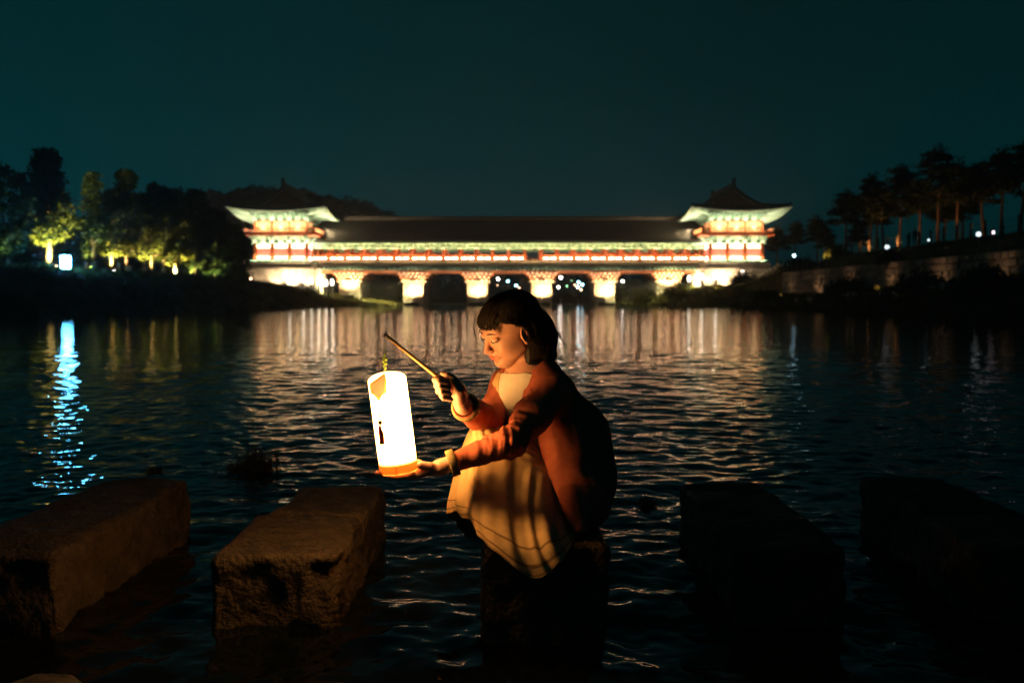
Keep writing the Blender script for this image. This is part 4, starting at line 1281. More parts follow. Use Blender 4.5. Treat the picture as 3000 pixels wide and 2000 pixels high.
# lamps far beyond the weir, seen between the piers
m_farpole = M('far lamp post', (0.06, 0.06, 0.06), 0.5)
cols = {'w': ((1.0, 0.93, 0.82), 30), 'c': ((0.30, 0.80, 1.0), 24), 'o': ((1.0, 0.5, 0.28), 12), 'g': ((0.3, 0.8, 0.35), 7)}
ems = {k: E('far lamp glow ' + k, c, s) for k, (c, s) in cols.items()}
FL = [(1459, 817, 'w', 0.36, 'white street lamp just right of the second standing pier'), (1488, 824, 'c', 0.30, 'pale blue street lamp right of the white one behind the second pier'),
      (1512, 836, 'c', 0.32, 'bright blue-white lamp low above the woman\'s head'), (1521, 843, 'o', 0.22, 'small orange lamp beside the low blue-white one'), (1457, 836, 'o', 0.14, 'faint orange lamp under the white street lamp by the second pier'),
      (1643, 813, 'w', 0.40, 'highest white street lamp right of the third standing pier'), (1636, 841, 'w', 0.34, 'low white lamp above the green bush right of the third pier'),
      (1695, 827, 'c', 0.36, 'upper left bluish lamp of the cluster beside the fourth pier'), (1706, 834, 'c', 0.36, 'right bluish lamp of the cluster beside the fourth pier'), (1684, 835, 'o', 0.26, 'left orange lamp of the cluster beside the fourth pier'),
      (1693, 841, 'w', 0.28, 'lower whitish lamp of the cluster beside the fourth pier'), (1702, 848, 'o', 0.30, 'lowest orange lamp of the cluster beside the fourth pier'), (1661, 838, 'g', 0.24, 'dim green lamp right of the third standing pier'),
      (1824, 824, 'w', 0.38, 'lone white lamp right of the fourth standing pier'), (1675, 822, 'g', 0.13, 'faint green lamp above the lamp cluster')]
for k, (px, py, c, r, lab) in enumerate(FL):
    d = 290 + 9 * (k % 5)
    p = at(px, py, d)
    z = float(ground_z(np.array([p.x]), np.array([d]))[0])
    t = thing('street_lamp', lab, 'street lamp', (p.x, d, z), 0, 'street lamps beyond the river')
    hh = p.z - z
    b = MB(); b.lathe([(0.12, -0.2), (0.09, 0.3), (0.06, max(0.4, hh - r))], n=6); b.build('post', m_farpole, t)
    b = MB(); b.lathe([(r * math.sin(a) + 0.003, hh - r * math.cos(a)) for a in np.linspace(0.05, math.pi - 0.05, 7)], n=10); b.build('globe', ems[c], t, True)
# small lamps among the trees at the left
for k, (px, py, d, c, r, lab) in enumerate([(165, 779, 84, 'o', 0.07, 'tiny orange lamp beside the cyan light panel'), (334, 797, 93, 'w', 0.14, 'white ground lamp at the foot of the lit lower trunk'), (640, 768, 150, 'o', 0.16, 'string light lamp left of the dark low tree'), (662, 769, 150, 'o', 0.18, 'brighter string light lamp next to the left pavilion'), (715, 770, 168, 'o', 0.18, 'orange lamp at the left corner of the left pavilion'), (735, 817, 161, 'o', 0.2, 'orange lamp at the foot of the left podium corner')]):
    p = at(px, py, d); z = float(ground_z(np.array([p.x]), np.array([d]))[0])
    t = thing('garden_lamp', lab, 'lamp', (p.x, d, z), 0, 'small lamps near the left trees')
    hh = max(0.25, p.z - z)
    b = MB(); b.lathe([(0.05, -0.2), (0.03, hh - r)], n=6); b.build('post', m_farpole, t)
    b = MB(); b.lathe([(r * math.sin(a) + 0.003, hh - r * math.cos(a)) for a in np.linspace(0.05, math.pi - 0.05, 6)], n=8); b.build('globe', ems[c], t, True)

# low warm spots on the slope: added ones brighten the retaining wall, five light the pine trunks
def hill_spot(x, y, aim, pw, label, group, col=(1.0, 0.58, 0.28), ang=100):
    z = float(ground_z(np.array([x]), np.array([y]))[0])
    t = thing('ground_spot', label, 'spotlight', (x, y, z), 0, group)
    b_ = MB(); b_.lathe([(0.10, -0.05), (0.11, 0.14), (0.13, 0.17)], n=8); b_.build('housing', m_can, t, True)
    lamp('SPOT', 'hill_spot', (0, 0, 0.25), pw, col, 0.06, (aim[0] - x, aim[1] - y, aim[2] - z), t, ang, 0.9)
WL = ['added wall spot in the grass nearest the right pavilion', 'second added wall spot from the right pavilion', 'added wall spot in the grass below the bending pine', 'added wall spot in the grass below the standing couple', 'second added wall spot from the picture edge', 'added wall spot in the grass nearest the picture edge']
for k, y in enumerate((114, 104, 94, 84, 74, 65)):
    hill_spot(30.6, y, (WALL_X + 0.3, y, 3.6), (50, 60, 55, 50, 42, 36)[k], WL[k], 'added spots below the retaining wall', ang=125)
PSL = ['pine spot on the slope by the slim pine nearest the pavilion', 'pine spot on the slope below the bending pine', 'pine spot on the slope below the pine beside the couple', 'pine spot on the slope below the orange lower trunk', 'pine spot on the slope near the picture edge']
for k, (px, d, pw) in enumerate(((2479, 124, 520), (2590, 112, 520), (2692, 104, 300), (2806, 97, 420), (2934, 88, 160))):
    p = at(px, 700, d)
    hill_spot(p.x - 3.6, d - 3.2, (p.x, d, 10.5), pw, PSL[k], 'ground spots below the pines', (1.0, 0.56, 0.22), 100)
# ------------------------------------------------------------------ stepping stones, rocks, reeds
m_granite = M('weathered granite', (0.060, 0.047, 0.031), 0.75, 0.3, 16.0, 0.9, 60.0, spec=0.3, col2=(0.088, 0.069, 0.046), detail=8.0)
m_rock = M('dark wet rock', (0.12, 0.10, 0.08), 0.5, 0.3, 8.0, 0.6, 25.0)


def rounded_stone(x0, x1, y0, y1, z0, z1, seed, res=0.014, rad=0.035, rough=1.0, pits=0.0):
    c = np.array([(x0 + x1) / 2, (y0 + y1) / 2, (z0 + z1) / 2]); hs = np.array([x1 - x0, y1 - y0, z1 - z0]) / 2
    Vs, Fs, off = [], [], 0
    for ax in range(3):
        for sg in (-1, 1):
            a, b_ = [i for i in range(3) if i != ax]
            na = max(3, int(2 * hs[a] / res)); nb2 = max(3, int(2 * hs[b_] / res))
            A, B = np.meshgrid(np.linspace(-hs[a], hs[a], na), np.linspace(-hs[b_], hs[b_], nb2), indexing='ij')
            P = np.zeros((na, nb2, 3)); P[..., a] = A; P[..., b_] = B; P[..., ax] = sg * hs[ax]
            i, j = np.meshgrid(np.arange(na - 1), np.arange(nb2 - 1), indexing='ij')
            q = np.stack([i * nb2 + j, (i + 1) * nb2 + j, (i + 1) * nb2 + j + 1, i * nb2 + j + 1], -1).reshape(-1, 4) + off
            right = (b_ - a == 1) ^ (ax == 1 and False)
            orient = sg > 0
            if ax == 1: orient = not orient
            Fs.append(q if orient else q[:, ::-1]); Vs.append(P.reshape(-1, 3)); off += na * nb2
    P = np.concatenate(Vs); F = np.concatenate(Fs)
    # chamfer that varies along the edges
    Pw = P + c
    rr = rad * (1.0 + 0.55 * fbm(Pw, 3.5, 2, seed)) [:, None]
    rr = np.clip(rr, 0.012, None)
    q = np.clip(P, -(hs - rr), hs - rr)
    dv = P - q; L = np.linalg.norm(dv, axis=1, keepdims=True)
    N = np.where(L > 1e-6, dv / np.maximum(L, 1e-6), 0)
    Pn = np.where(L > 1e-6, q + N * rr, P)
    big = fbm(Pw, 3.2, 2, seed + 3) * 0.014
    mid = fbm(Pw, 14.0, 3, seed + 5) * 0.0055
    fine = fbm(Pw, 60.0, 2, seed + 9) * 0.0016
    side = 1 - np.clip(N[:, 2:3], 0, 1)
    cut = -np.abs(fbm(Pw * np.array([1, 1, 0.7]), 9.0, 3, seed + 12))[:, None] * 0.020 * side * (1 + pits)
    disp = (big + mid + fine)[:, None] * rough + cut * rough
    Pn = Pn + N * disp
    return Pn + c, F


def stone(name, label, args, mat, cat='stepping stone', group='stepping stones across the river', **kw):
    V, F = rounded_stone(*args, **kw)
    me = array_mesh(name, V, F, mat)
    import bmesh
    bm = bmesh.new(); bm.from_mesh(me); bmesh.ops.remove_doubles(bm, verts=bm.verts, dist=0.0004)
    bmesh.ops.recalc_face_normals(bm, faces=bm.faces); bm.to_mesh(me); bm.free()
    me.polygons.foreach_set('use_smooth', [True] * len(me.polygons))
    return tag(link(name, me), label, cat, group)


stone('stepping_stone', 'long dim stepping stone at the left edge of the picture', (-1.860, -1.444, 3.116, 4.452, -0.450, 0.252), m_granite, seed=1)
stone('stepping_stone', 'rough lantern-lit stepping stone left of the woman, front piece with a chipped face', (-0.981, -0.553, 3.148, 3.758, -0.450, 0.242), m_granite, seed=2, pits=0.6, res=0.011)
stone('stepping_stone', 'back piece of the lantern-lit stepping stone, behind the chipped front piece', (-0.947, -0.555, 3.774, 4.367, -0.450, 0.238), m_granite, seed=3)
stone('stepping_stone', 'middle stepping stone the woman crouches on', (-0.103, 0.297, 2.997, 4.270, -0.45, 0.310), m_granite, seed=4, rad=0.03)
stone('stepping_stone', 'dark stepping stone right of the woman with a rounded front corner', (0.731, 1.100, 3.191, 4.388, -0.450, 0.258), m_granite, seed=5)
stone('stepping_stone', 'back piece of the farthest right stepping stone, across a gap', (1.576, 1.972, 3.779, 4.505, -0.450, 0.246), m_granite, seed=6)
stone('stepping_stone', 'front piece of the stepping stone cut by the right picture edge', (1.526, 1.950, 3.244, 3.763, -0.450, 0.250), m_granite, seed=7)
stone('river_rock', 'low rounded wet rock in the bottom left corner of the picture', (-1.420, -1.081, 2.480, 2.756, -0.450, 0.058), m_rock, 'rock', None, seed=8, rad=0.11, res=0.012)
m_reed = M('dark reed blades', (0.035, 0.035, 0.016), 0.8, 0.3, 6.0, transl=0.15)
def reeds(label, px, py, d, n, h, spread, seed, tall=0):
    r_ = random.Random(seed); p = at(px, py, d)
    t = thing('reed_clump', label, 'reeds', (p.x, d, 0.0), 0, 'plants standing in the river')
    b = MB()
    def blade(hh, lean, a, ox, oy, w):
        pts = []
        for k in range(6):
            s = k / 5
            pts.append((ox + math.cos(a) * lean * s ** 1.9, oy + math.sin(a) * lean * s ** 1.9, -0.08 + (hh + 0.08) * (s - 0.18 * s * s * (lean / hh))))
        dx, dy = -math.sin(a) * 0.3 + math.cos(a * 2) * 0.2, 1.0
        ww = [w * (1 - 0.85 * (k / 5)) for k in range(6)]
        vs = []
        for q, w_ in zip(pts, ww): vs += [(q[0] - w_, q[1], q[2]), (q[0], q[1] - w_ * 0.5, q[2]), (q[0] + w_, q[1], q[2])]
        fs = []
        for k in range(5):
            fs += [(3 * k, 3 * k + 1, 3 * k + 4, 3 * k + 3), (3 * k + 1, 3 * k + 2, 3 * k + 5, 3 * k + 4)]
        b.add(vs, fs)
    for k in range(n):
        hh = h * r_.uniform(0.35, 1.0); a = r_.uniform(0, 6.28)
        blade(hh, hh * r_.uniform(0.15, 0.9), a, r_.gauss(0, spread), r_.gauss(0, spread * 0.8), 0.0045)
    for k in range(tall):
        blade(h * r_.uniform(1.5, 2.0), h * r_.uniform(0.1, 0.45), r_.choice((0.2, 0.5, 2.9)), r_.gauss(0, spread * 0.4), 0, 0.003)
    b.build('blades', m_reed, t)
    b = MB()
    for k in range(int(n * 1.1)):
        a = r_.uniform(0, 6.28); q = spread * 1.5 * math.sqrt(r_.random()); z = r_.uniform(-0.03, h * 0.28) * (1 - 0.5 * q / (spread * 1.6))
        x, y = math.cos(a) * q, math.sin(a) * q; s = r_.uniform(0.008, 0.022); e = r_.uniform(0, 6.28)
        b.add([(x, y, z), (x + s * math.cos(e), y + s * math.sin(e), z + s * 0.6), (x + 0.3 * s, y, z + s * 1.6), (x - s * math.cos(e), y - s * math.sin(e), z + s * 0.7)], [(0, 1, 2, 3)])
    b.build('leaf_mass', m_reed, t)
reeds('dark clump of reeds with tall bent stems in the river left of the lantern', 757, 1375, 6.10, 190, 0.20, 0.055, 1, 6)
reeds('small low weed clump in the river behind the left stepping stone', 452, 1385, 6.04, 40, 0.06, 0.022, 2)
reeds('sparse weed tuft in the river left of the reed clump', 690, 1370, 6.10, 45, 0.11, 0.05, 4)
reeds('small weed tuft on the water left of the dark stepping stone', 1895, 1470, 5.14, 30, 0.04, 0.03, 5)
# ------------------------------------------------------------------ signed-distance modelling of the woman
def A(px, py, d):
    return np.array(at(px, py, d))


class Field:
    def __init__(self, lo, hi, h):
        self.lo = np.array(lo, float); self.h = h
        self.n = np.ceil((np.array(hi) - self.lo) / h).astype(int) + 1
        self.D = np.full(tuple(self.n), 1.0, np.float32)

    def _block(self, lo, hi):
        i0 = np.clip(np.floor((np.asarray(lo) - self.lo) / self.h).astype(int), 0, self.n - 1)
        i1 = np.clip(np.ceil((np.asarray(hi) - self.lo) / self.h).astype(int) + 1, 1, self.n)
        sl = tuple(slice(a, b) for a, b in zip(i0, i1))
        ax = [self.lo[k] + self.h * np.arange(i0[k], i1[k]) for k in range(3)]
        X, Y, Z = np.meshgrid(*ax, indexing='ij')
        return sl, np.stack([X, Y, Z], -1)

    def _join(self, sl, d, k, mode):
        D = self.D[sl]
        if mode == 'add':
            h = np.maximum(k - np.abs(D - d), 0) / k if k > 0 else 0
            self.D[sl] = np.minimum(D, d) - h * h * k * 0.25
        elif mode == 'sub':
            d = -d
            h = np.maximum(k - np.abs(D - d), 0) / k if k > 0 else 0
            self.D[sl] = np.maximum(D, d) + h * h * k * 0.25

    def cone(self, a, b, r1, r2, k=0.01, mode='add', flat=None):
        a, b = np.asarray(a, float), np.asarray(b, float)
        m = max(r1, r2) + k + 3 * self.h
        sl, P = self._block(np.minimum(a, b) - m, np.maximum(a, b) + m)
        ba = b - a; L2 = (ba ** 2).sum() + 1e-12
        t = np.clip(((P - a) * ba).sum(-1) / L2, 0, 1)
        q = P - a - t[..., None] * ba
        if flat is not None:            # flatten along a direction by a factor
            ax, f = flat; ax = ax / np.linalg.norm(ax)
            c = (q * ax).sum(-1)
            q = q + (c * (1 / f - 1))[..., None] * ax
        self._join(sl, np.linalg.norm(q, axis=-1) - (r1 + (r2 - r1) * t), k, mode)

    def chain(self, pts, rs, k=0.006, mode='add', flat=None):
        for i in range(len(pts) - 1):
            self.cone(pts[i], pts[i + 1], rs[i], rs[i + 1], k, mode, flat)

    def ell(self, c, r, k=0.01, frame=None, mode='add'):
        c, r = np.asarray(c, float), np.asarray(r, float)
        m = max(r) + k + 3 * self.h
        sl, P = self._block(c - m, c + m)
        q = P - c
        if frame is not None:
            q = q @ np.asarray(frame).T
        k0 = np.linalg.norm(q / r, axis=-1); k1 = np.linalg.norm(q / (r * r), axis=-1) + 1e-9
        self._join(sl, k0 * (k0 - 1) / k1, k, mode)

    def apply(self, fn, lo=None, hi=None):
        """D = fn(P, D) inside a box."""
        sl, P = self._block(self.lo if lo is None else lo, self.lo + self.h * self.n if hi is None else hi)
        self.D[sl] = fn(P, self.D[sl])

    def cut(self, point, normal, k=0.0, lo=None, hi=None):
        """Remove everything on the side the normal points to."""
        n = np.asarray(normal, float); n = n / np.linalg.norm(n); p = np.asarray(point, float)
        self.apply(lambda P, D: np.maximum(D, ((P - p) * n).sum(-1)), lo, hi)

    def surface(self):
        D = self.D; h = self.h; n = self.n
        ins = D < 0
        c = np.zeros(tuple(n - 1), np.int8)
        for dx in (0, 1):
            for dy in (0, 1):
                for dz in (0, 1):
                    c += ins[dx:n[0] - 1 + dx, dy:n[1] - 1 + dy, dz:n[2] - 1 + dz]
        act = np.argwhere((c > 0) & (c < 8))
        idx = np.full(tuple(n - 1), -1, np.int32)
        idx[act[:, 0], act[:, 1], act[:, 2]] = np.arange(len(act))
        S = np.zeros((len(act), 3)); W = np.zeros(len(act))
        cor = [(i, j, k) for i in (0, 1) for j in (0, 1) for k in (0, 1)]
        for a in cor:
            for ax in range(3):
                if a[ax]: continue
                b = list(a); b[ax] = 1
                da = D[act[:, 0] + a[0], act[:, 1] + a[1], act[:, 2] + a[2]]; db = D[act[:, 0] + b[0], act[:, 1] + b[1], act[:, 2] + b[2]]
                m = (da < 0) != (db < 0)
                t = np.where(m, da / np.where(np.abs(da - db) < 1e-9, 1, da - db), 0)
                p = np.tile(np.array(a, float), (len(act), 1)); p[:, ax] += t
                S += p * m[:, None]; W += m
        V = self.lo + h * (act + S / W[:, None])
        Fs = []
        for ax in range(3):
            u, v = (ax + 1) % 3, (ax + 2) % 3
            s0 = [slice(None)] * 3; s1 = [slice(None)] * 3
            s0[ax] = slice(0, n[ax] - 1); s1[ax] = slice(1, n[ax])
            i0, i1 = ins[tuple(s0)], ins[tuple(s1)]
            e = np.argwhere(i0 != i1)
            e = e[(e[:, u] > 0) & (e[:, v] > 0) & (e[:, u] < n[u] - 1) & (e[:, v] < n[v] - 1)]
            q = []
            for du, dv in ((1, 1), (0, 1), (0, 0), (1, 0)):
                g = e.copy(); g[:, u] -= du; g[:, v] -= dv
                q.append(idx[g[:, 0], g[:, 1], g[:, 2]])
            q = np.stack(q, -1)
            flip = ~i0[e[:, 0], e[:, 1], e[:, 2]]
            q[flip] = q[flip][:, ::-1]
            Fs.append(q[(q >= 0).all(1)])
        return V, np.concatenate(Fs)

    def build(self, name, mat, parent=None, smooth_it=0):
        V, F = self.surface()
        for _ in range(smooth_it):
            acc = np.zeros_like(V); cnt = np.zeros(len(V))
            for a, b in ((0, 1), (1, 2), (2, 3), (3, 0)):
                np.add.at(acc, F[:, a], V[F[:, b]]); np.add.at(acc, F[:, b], V[F[:, a]])
                np.add.at(cnt, F[:, a], 1); np.add.at(cnt, F[:, b], 1)
            V = V * 0.5 + 0.5 * acc / np.maximum(cnt, 1)[:, None]
        return link(name, array_mesh(name, V, F, mat), parent)


# ------------------------------------------------------------------ materials
m_skin = M('skin', (0.56, 0.31, 0.23), 0.45, 0.06, 30.0, 0.05, 300.0, spec=0.4)
_sk = m_skin.node_tree.nodes['Principled BSDF']
_sk.inputs['Subsurface Weight'].default_value = 0.12
_sk.inputs['Subsurface Radius'].default_value = (0.012, 0.005, 0.003)
_sk.inputs['Subsurface Scale'].default_value = 0.6
m_hair = M('black hair', (0.011, 0.008, 0.006), 0.55, 0.3, 40.0, spec=0.25)
m_card = M('coral knit cardigan', (0.50, 0.145, 0.085), 0.95, 0.10, 60.0, 0.35, 420.0, spec=0.15)
m_cuff = M('khaki ribbed cuff', (0.30, 0.24, 0.11), 0.95, 0.15, 120.0, 0.3, 300.0, spec=0.1)
m_tee = M('cream cotton tee', (0.66, 0.62, 0.54), 0.9, 0.05, 40.0, 0.2, 500.0, spec=0.1)
m_lip = M('lips', (0.55, 0.17, 0.13), 0.35)
m_eye = M('eye', (0.55, 0.50, 0.46), 0.2)
m_brow = M('brow hair', (0.05, 0.03, 0.02), 0.8)
m_lash = M('lashes', (0.01, 0.008, 0.008), 0.6)
m_dress = M('mustard linen dress', (0.62, 0.44, 0.22), 0.92, 0.10, 25.0, 0.3, 380.0, spec=0.1)
# woven bands near the hem, carried by a mesh attribute
_n, _l = m_dress.node_tree.nodes, m_dress.node_tree.links
_at = _n.new('ShaderNodeAttribute'); _at.attribute_name = 'hem'
_rp = _n.new('ShaderNodeValToRGB'); _rp.color_ramp.interpolation = 'CONSTANT'
_e = _rp.color_ramp.elements
_e[0].position = 0.0; _e[0].color = (1, 1, 1, 1)
_e[1].position = 0.80; _e[1].color = (0.45, 0.40, 0.38, 1)
for pos, c in ((0.815, 1), (0.90, 0), (0.925, 1), (0.965, 0), (0.985, 1)):
    q = _e.new(pos); q.color = (1, 1, 1, 1) if c else (0.45, 0.40, 0.38, 1)
_mx = _n.new('ShaderNodeMix'); _mx.data_type = 'RGBA'; _mx.blend_type = 'MULTIPLY'; _mx.inputs['Factor'].default_value = 1.0
_pb = _n['Principled BSDF']
_src = _pb.inputs['Base Color'].links[0].from_socket
_l.new(_at.outputs['Fac'], _rp.inputs[0]); _l.new(_src, _mx.inputs['A']); _l.new(_rp.outputs[0], _mx.inputs['B'])
_l.new(_mx.outputs['Result'], _pb.inputs['Base Color'])

# ------------------------------------------------------------------ skeleton (photograph pixel + depth in metres)
yaw, pit, rol = 0.506, 0.473, -0.178
c_, s_ = math.cos(yaw), math.sin(yaw)
f0 = np.array([-c_, -s_, 0.]); l0 = np.array([s_, -c_, 0.]); u0 = np.array([0, 0, 1.])
hf = f0 * math.cos(pit) - u0 * math.sin(pit); u1 = u0 * math.cos(pit) + f0 * math.sin(pit)
hl = l0 * math.cos(rol) + u1 * math.sin(rol); hu = u1 * math.cos(rol) - l0 * math.sin(rol)
HC = A(1494, 960, 3.32)
HF = np.stack([hf, hl, hu])
def H(x, y, z): return HC + x * hf + y * hl + z * hu

SH_L, EL_L, WR_L = A(1622, 1152, 3.25), A(1496, 1292, 3.05), A(1292, 1368, 3.015)
SH_R, EL_R, WR_R = A(1484, 1122, 3.50), A(1430, 1238, 3.27), A(1358, 1188, 3.04)
NECK = A(1552, 1098, 3.37)
CHEST, BELLY, PELV = A(1552, 1172, 3.375), A(1606, 1290, 3.37), A(1682, 1415, 3.42)
tf = np.array([-0.76, -0.65, 0.0]); tl = np.array([0.65, -0.76, 0.0])
lean = 0.32
tfw = tf * math.cos(lean) - u0 * math.sin(lean); tup = u0 * math.cos(lean) + tf * math.sin(lean)
TF = np.stack([tfw, tl, tup])
KN_L, AN_L, KN_R, AN_R = A(1462, 1335, 3.19), A(1512, 1545, 3.20), A(1440, 1318, 3.42), A(1480, 1525, 3.42)
HIP_L, HIP_R = A(1680, 1420, 3.34), A(1665, 1410, 3.50)

woman = thing('person', 'woman in a coral cardigan and mustard dress crouching with a glowing lantern', 'person', (0, 0, 0))

# ------------------------------------------------------------------ body: one continuous surface
B = Field(A(1070, 900, 3.0) * np.array([1, 0, 0]) + np.array([0, 2.86, 0.26]), (0.36, 3.68, 1.13), 0.0026)
# head
B.ell(H(-.012, 0, .033), (.092, .072, .082), .02, HF)
B.ell(H(.032, 0, -.020), (.058, .056, .076), .03, HF)
B.ell(H(.062, 0, -.084), (.024, .023, .020), .03, HF)
for s in (-1, 1):
    B.cone(H(.004, s * .046, -.058), H(.066, s * .012, -.090), .017, .014, .03)
    B.ell(H(.060, s * .034, -.030), (.028, .025, .028), .02, HF)
    B.ell(H(.022, s * .042, -.036), (.040, .0215, .040), .02, HF)
B.ell(H(.072, 0, .032), (.022, .050, .020), .02, HF)
for s in (-1, 1): B.ell(H(.101, s * .032, .009), (.013, .017, .010), .012, HF, 'sub')
for s in (-1, 1): B.ell(H(.0805, s * .0315, .009), (.0135, .0165, .0120), .004, HF)
B.cone(H(.090, 0, .014), H(.110, 0, -.028), .0072, .0088, .012)
B.ell(H(.112, 0, -.031), (.0092, .0092, .0080), .008, HF)
for s in (-1, 1): B.ell(H(.102, s * .0110, -.034), (.0090, .0062, .0062), .006, HF)
for s in (-1, 1): B.ell(H(.1065, s * .0058, -.0405), (.0032, .003, .0023), .003, HF, 'sub')
B.ell(H(.090, 0, -.057), (.012, .025, .013), .014, HF)
for s in (-1, 1): B.ell(H(.0925, s * .0262, -.0545), (.004, .003, .003), .007, HF, 'sub')
B.ell(H(.0895, 0, -.0755), (.005, .018, .004), .010, HF, 'sub')
B.ell(H(.081, 0, -.092), (.012, .014, .010), .014, HF)
# ear on the side towards the camera, and the far one
for s in (-1, 1):
    ef = np.stack([hf * math.cos(.3) + hl * s * math.sin(.3), hl * s * math.cos(.3) - hf * math.sin(.3), hu])
    B.ell(H(-.004, s * .081, -.010), (.0205, .0095, .0325), .005, ef)
    B.ell(H(.000, s * .0905, -.007), (.0130, .0095, .0235), .003, ef, 'sub')
    B.ell(H(.009, s * .081, -.014), (.005, .007, .008), .004, ef)
    B.chain([H(-.002, s * .0845, .012), H(-.0085, s * .0855, -.002), H(-.006, s * .0845, -.018)], [.0022, .0030, .0026], .003)
    B.ell(H(.0035, s * .0830, -.010), (.0055, .006, .008), .003, ef, 'sub')
    B.ell(H(.000, s * .0815, -.036), (.0085, .005, .008), .005, ef)
# neck and trunk
B.cone(H(-.030, 0, -.060), NECK + np.array([0.01, 0, -.01]), .046, .049, .016)
B.cone(SH_L, NECK, .040, .048, .03); B.cone(SH_R, NECK, .040, .048, .03)
B.ell(CHEST, (.092, .140, .135), .04, TF); B.ell(BELLY, (.092, .118, .120), .05, TF); B.ell(PELV, (.095, .120, .090), .05, TF)
# arms
B.chain([SH_L, EL_L], [.044, .036], .03); B.chain([EL_L, WR_L], [.034, .024], .02)
B.chain([SH_R, EL_R], [.044, .036], .03); B.chain([EL_R, WR_R], [.034, .025], .02)
# legs and feet (folded under the dress)
B.chain([HIP_L, KN_L, AN_L], [.068, .042, .032], .03); B.chain([HIP_R, KN_R, AN_R], [.068, .042, .032], .03)
for a in (AN_L, AN_R):
    t0 = np.array([a[0], a[1], 0.340]); B.cone(a, t0, .032, .026, .02); B.cone(t0, t0 + np.array([-.095, -.05, -.006]), .026, .022, .015)
# far hand: a fist closed round the stick
ST0, ST1 = A(1128, 980, 3.005), A(1352, 1160, 3.010)
PALM = A(1336, 1140, 3.025)
B.chain([WR_R, A(1342, 1152, 3.025)], [.025, .027], .015)
B.ell(PALM, (.026, .034, .030), .015)
fk = []
for i in range(4):
    mcp = A(1322 + 5 * i, 1106 + 16 * i, 3.053); pip = A(1283 + 3.5 * i, 1110 + 17.0 * i, 3.031); k1 = A(1276 + 4.5 * i, 1113 + 16.5 * i, 2.995)
    dip = A(1288 + 4 * i, 1117 + 16 * i, 2.971); tip = A(1310 + 4 * i, 1123 + 15.5 * i, 2.971)
    r = [.0100, .0098, .0094, .0088][i]
    if i == 3: pip, k1 = pip + np.array([.006, 0, .002]), k1 + np.array([.006, 0, .003])
    B.chain([A(1344 + 2 * i, 1126 + 11 * i, 3.043), mcp, pip, k1, dip, tip], [.013, r * 1.12, r * 1.05, r, r * .95, r * .82], .0035)
B.chain([A(1350, 1172, 3.007), A(1346, 1138, 2.987), A(1330, 1112, 2.981), A(1312, 1100, 2.987), A(1296, 1094, 2.995)], [.018, .0155, .0105, .0092, .0070], .006)
# near hand: open palm under the lantern
PC = A(1214, 1386, 3.005)
B.chain([WR_L, A(1262, 1374, 3.015)], [.024, .022], .015, flat=(np.array([0., 0, 1]), .85))
B.chain([A(1264, 1376, 3.016), A(1214, 1389, 3.005)], [.033, .036], .015, flat=(np.array([0., 0, 1]), .40))
B.chain([A(1258, 1368, 2.990), A(1232, 1362, 2.980)], [.016, .012], .012)
for i in range(4):
    dd = 2.972 + .021 * i; L = [.9, 1.02, 1.0, .82][i]
    k0 = A(1206, 1390, dd); p1 = A(1206 - 44 * L, 1393 - 1.0 * i, dd + .001); p2 = A(1206 - 74 * L, 1391 - 1.2 * i, dd + .003); p3 = A(1206 - 100 * L, 1386 - 1.5 * i, dd + .004)
    B.chain([k0, p1, p2, p3], [.0105, .0090, .0083, .0068], .0035)
# thumb stands up against the far side of the base
B.chain([A(1246, 1372, 3.045), A(1226, 1356, 3.068), A(1204, 1346, 3.078), A(1188, 1344, 3.082)], [.014, .0105, .009, .007], .006)
body = B.build('body', m_skin, woman, 1)
del B

# ------------------------------------------------------------------ face details
for s in (-1, 1):
    b = MB()
    pts = [H(.0880, s * .0165, .0040), H(.0932, s * .024, .0012), H(.0945, s * .032, .0002), H(.0910, s * .041, .0022), H(.0835, s * .0495, .0060)]
    b.tube(pts, [.0008, .0014, .0016, .0016, .0010], 5)
    for k in range(9):
        t = 0.15 + 0.8 * k / 8; q = [np.interp(t * 4, range(5), [p[i] for p in pts]) for i in range(3)]
        b.tube([q, np.array(q) + .0050 * (hf * .75 + hl * s * (t - .45) * 1.2 - hu * .45)], [.0005, .0002], 3)
    b.build('eyelashes', m_lash, body, True)
for s in (-1, 1):
    b = MB()
    b.tube([H(.0960, s * .013, .0275), H(.0965, s * .026, .0315), H(.0900, s * .040, .0315), H(.0800, s * .049, .0275)], [.0012, .0019, .0016, .0007], 6)
    b.build('eyebrow', m_brow, body, True)
for s in (-1, 1):
    b = MB(); n = 8
    c = H(.0800, s * .0318, .0070); r = .0145
    G = [[c + r * (hf * math.cos(a) * math.cos(e) + hl * math.sin(a) * math.cos(e) + hu * math.sin(e)) for e in np.linspace(-1.5, 1.5, n)] for a in np.linspace(0, 2 * math.pi, 13)]
    b.grid(G); b.build('eye', m_eye, body, True)
LF = Field(H(.09, 0, -.06) - .045, H(.09, 0, -.06) + .045, .0011)
LF.ell(H(.0990, -.0072, -.0562), (.0058, .0112, .0036), .004, HF); LF.ell(H(.0990, .0072, -.0562), (.0058, .0112, .0036), .004, HF)
for s in (-1, 1): LF.cone(H(.0985, s * .013, -.0572), H(.0935, s * .0242, -.0535), .0026, .0009, .004)
LF.ell(H(.0978, 0, -.0648), (.0058, .0152, .0046), .003, HF)
LF.cone(H(.1050, -.018, -.0603), H(.1050, .018, -.0603), .0012, .0012, .002, 'sub')
LF.build('lips', m_lip, body)

# ------------------------------------------------------------------ hair
HB = Field(H(0, 0, 0) - np.array([.17, .17, .19]), H(0, 0, 0) + np.array([.22, .20, .17]), .003)
HB.ell(H(-.006, 0, .031), (.110, .085, .090), .02, HF)
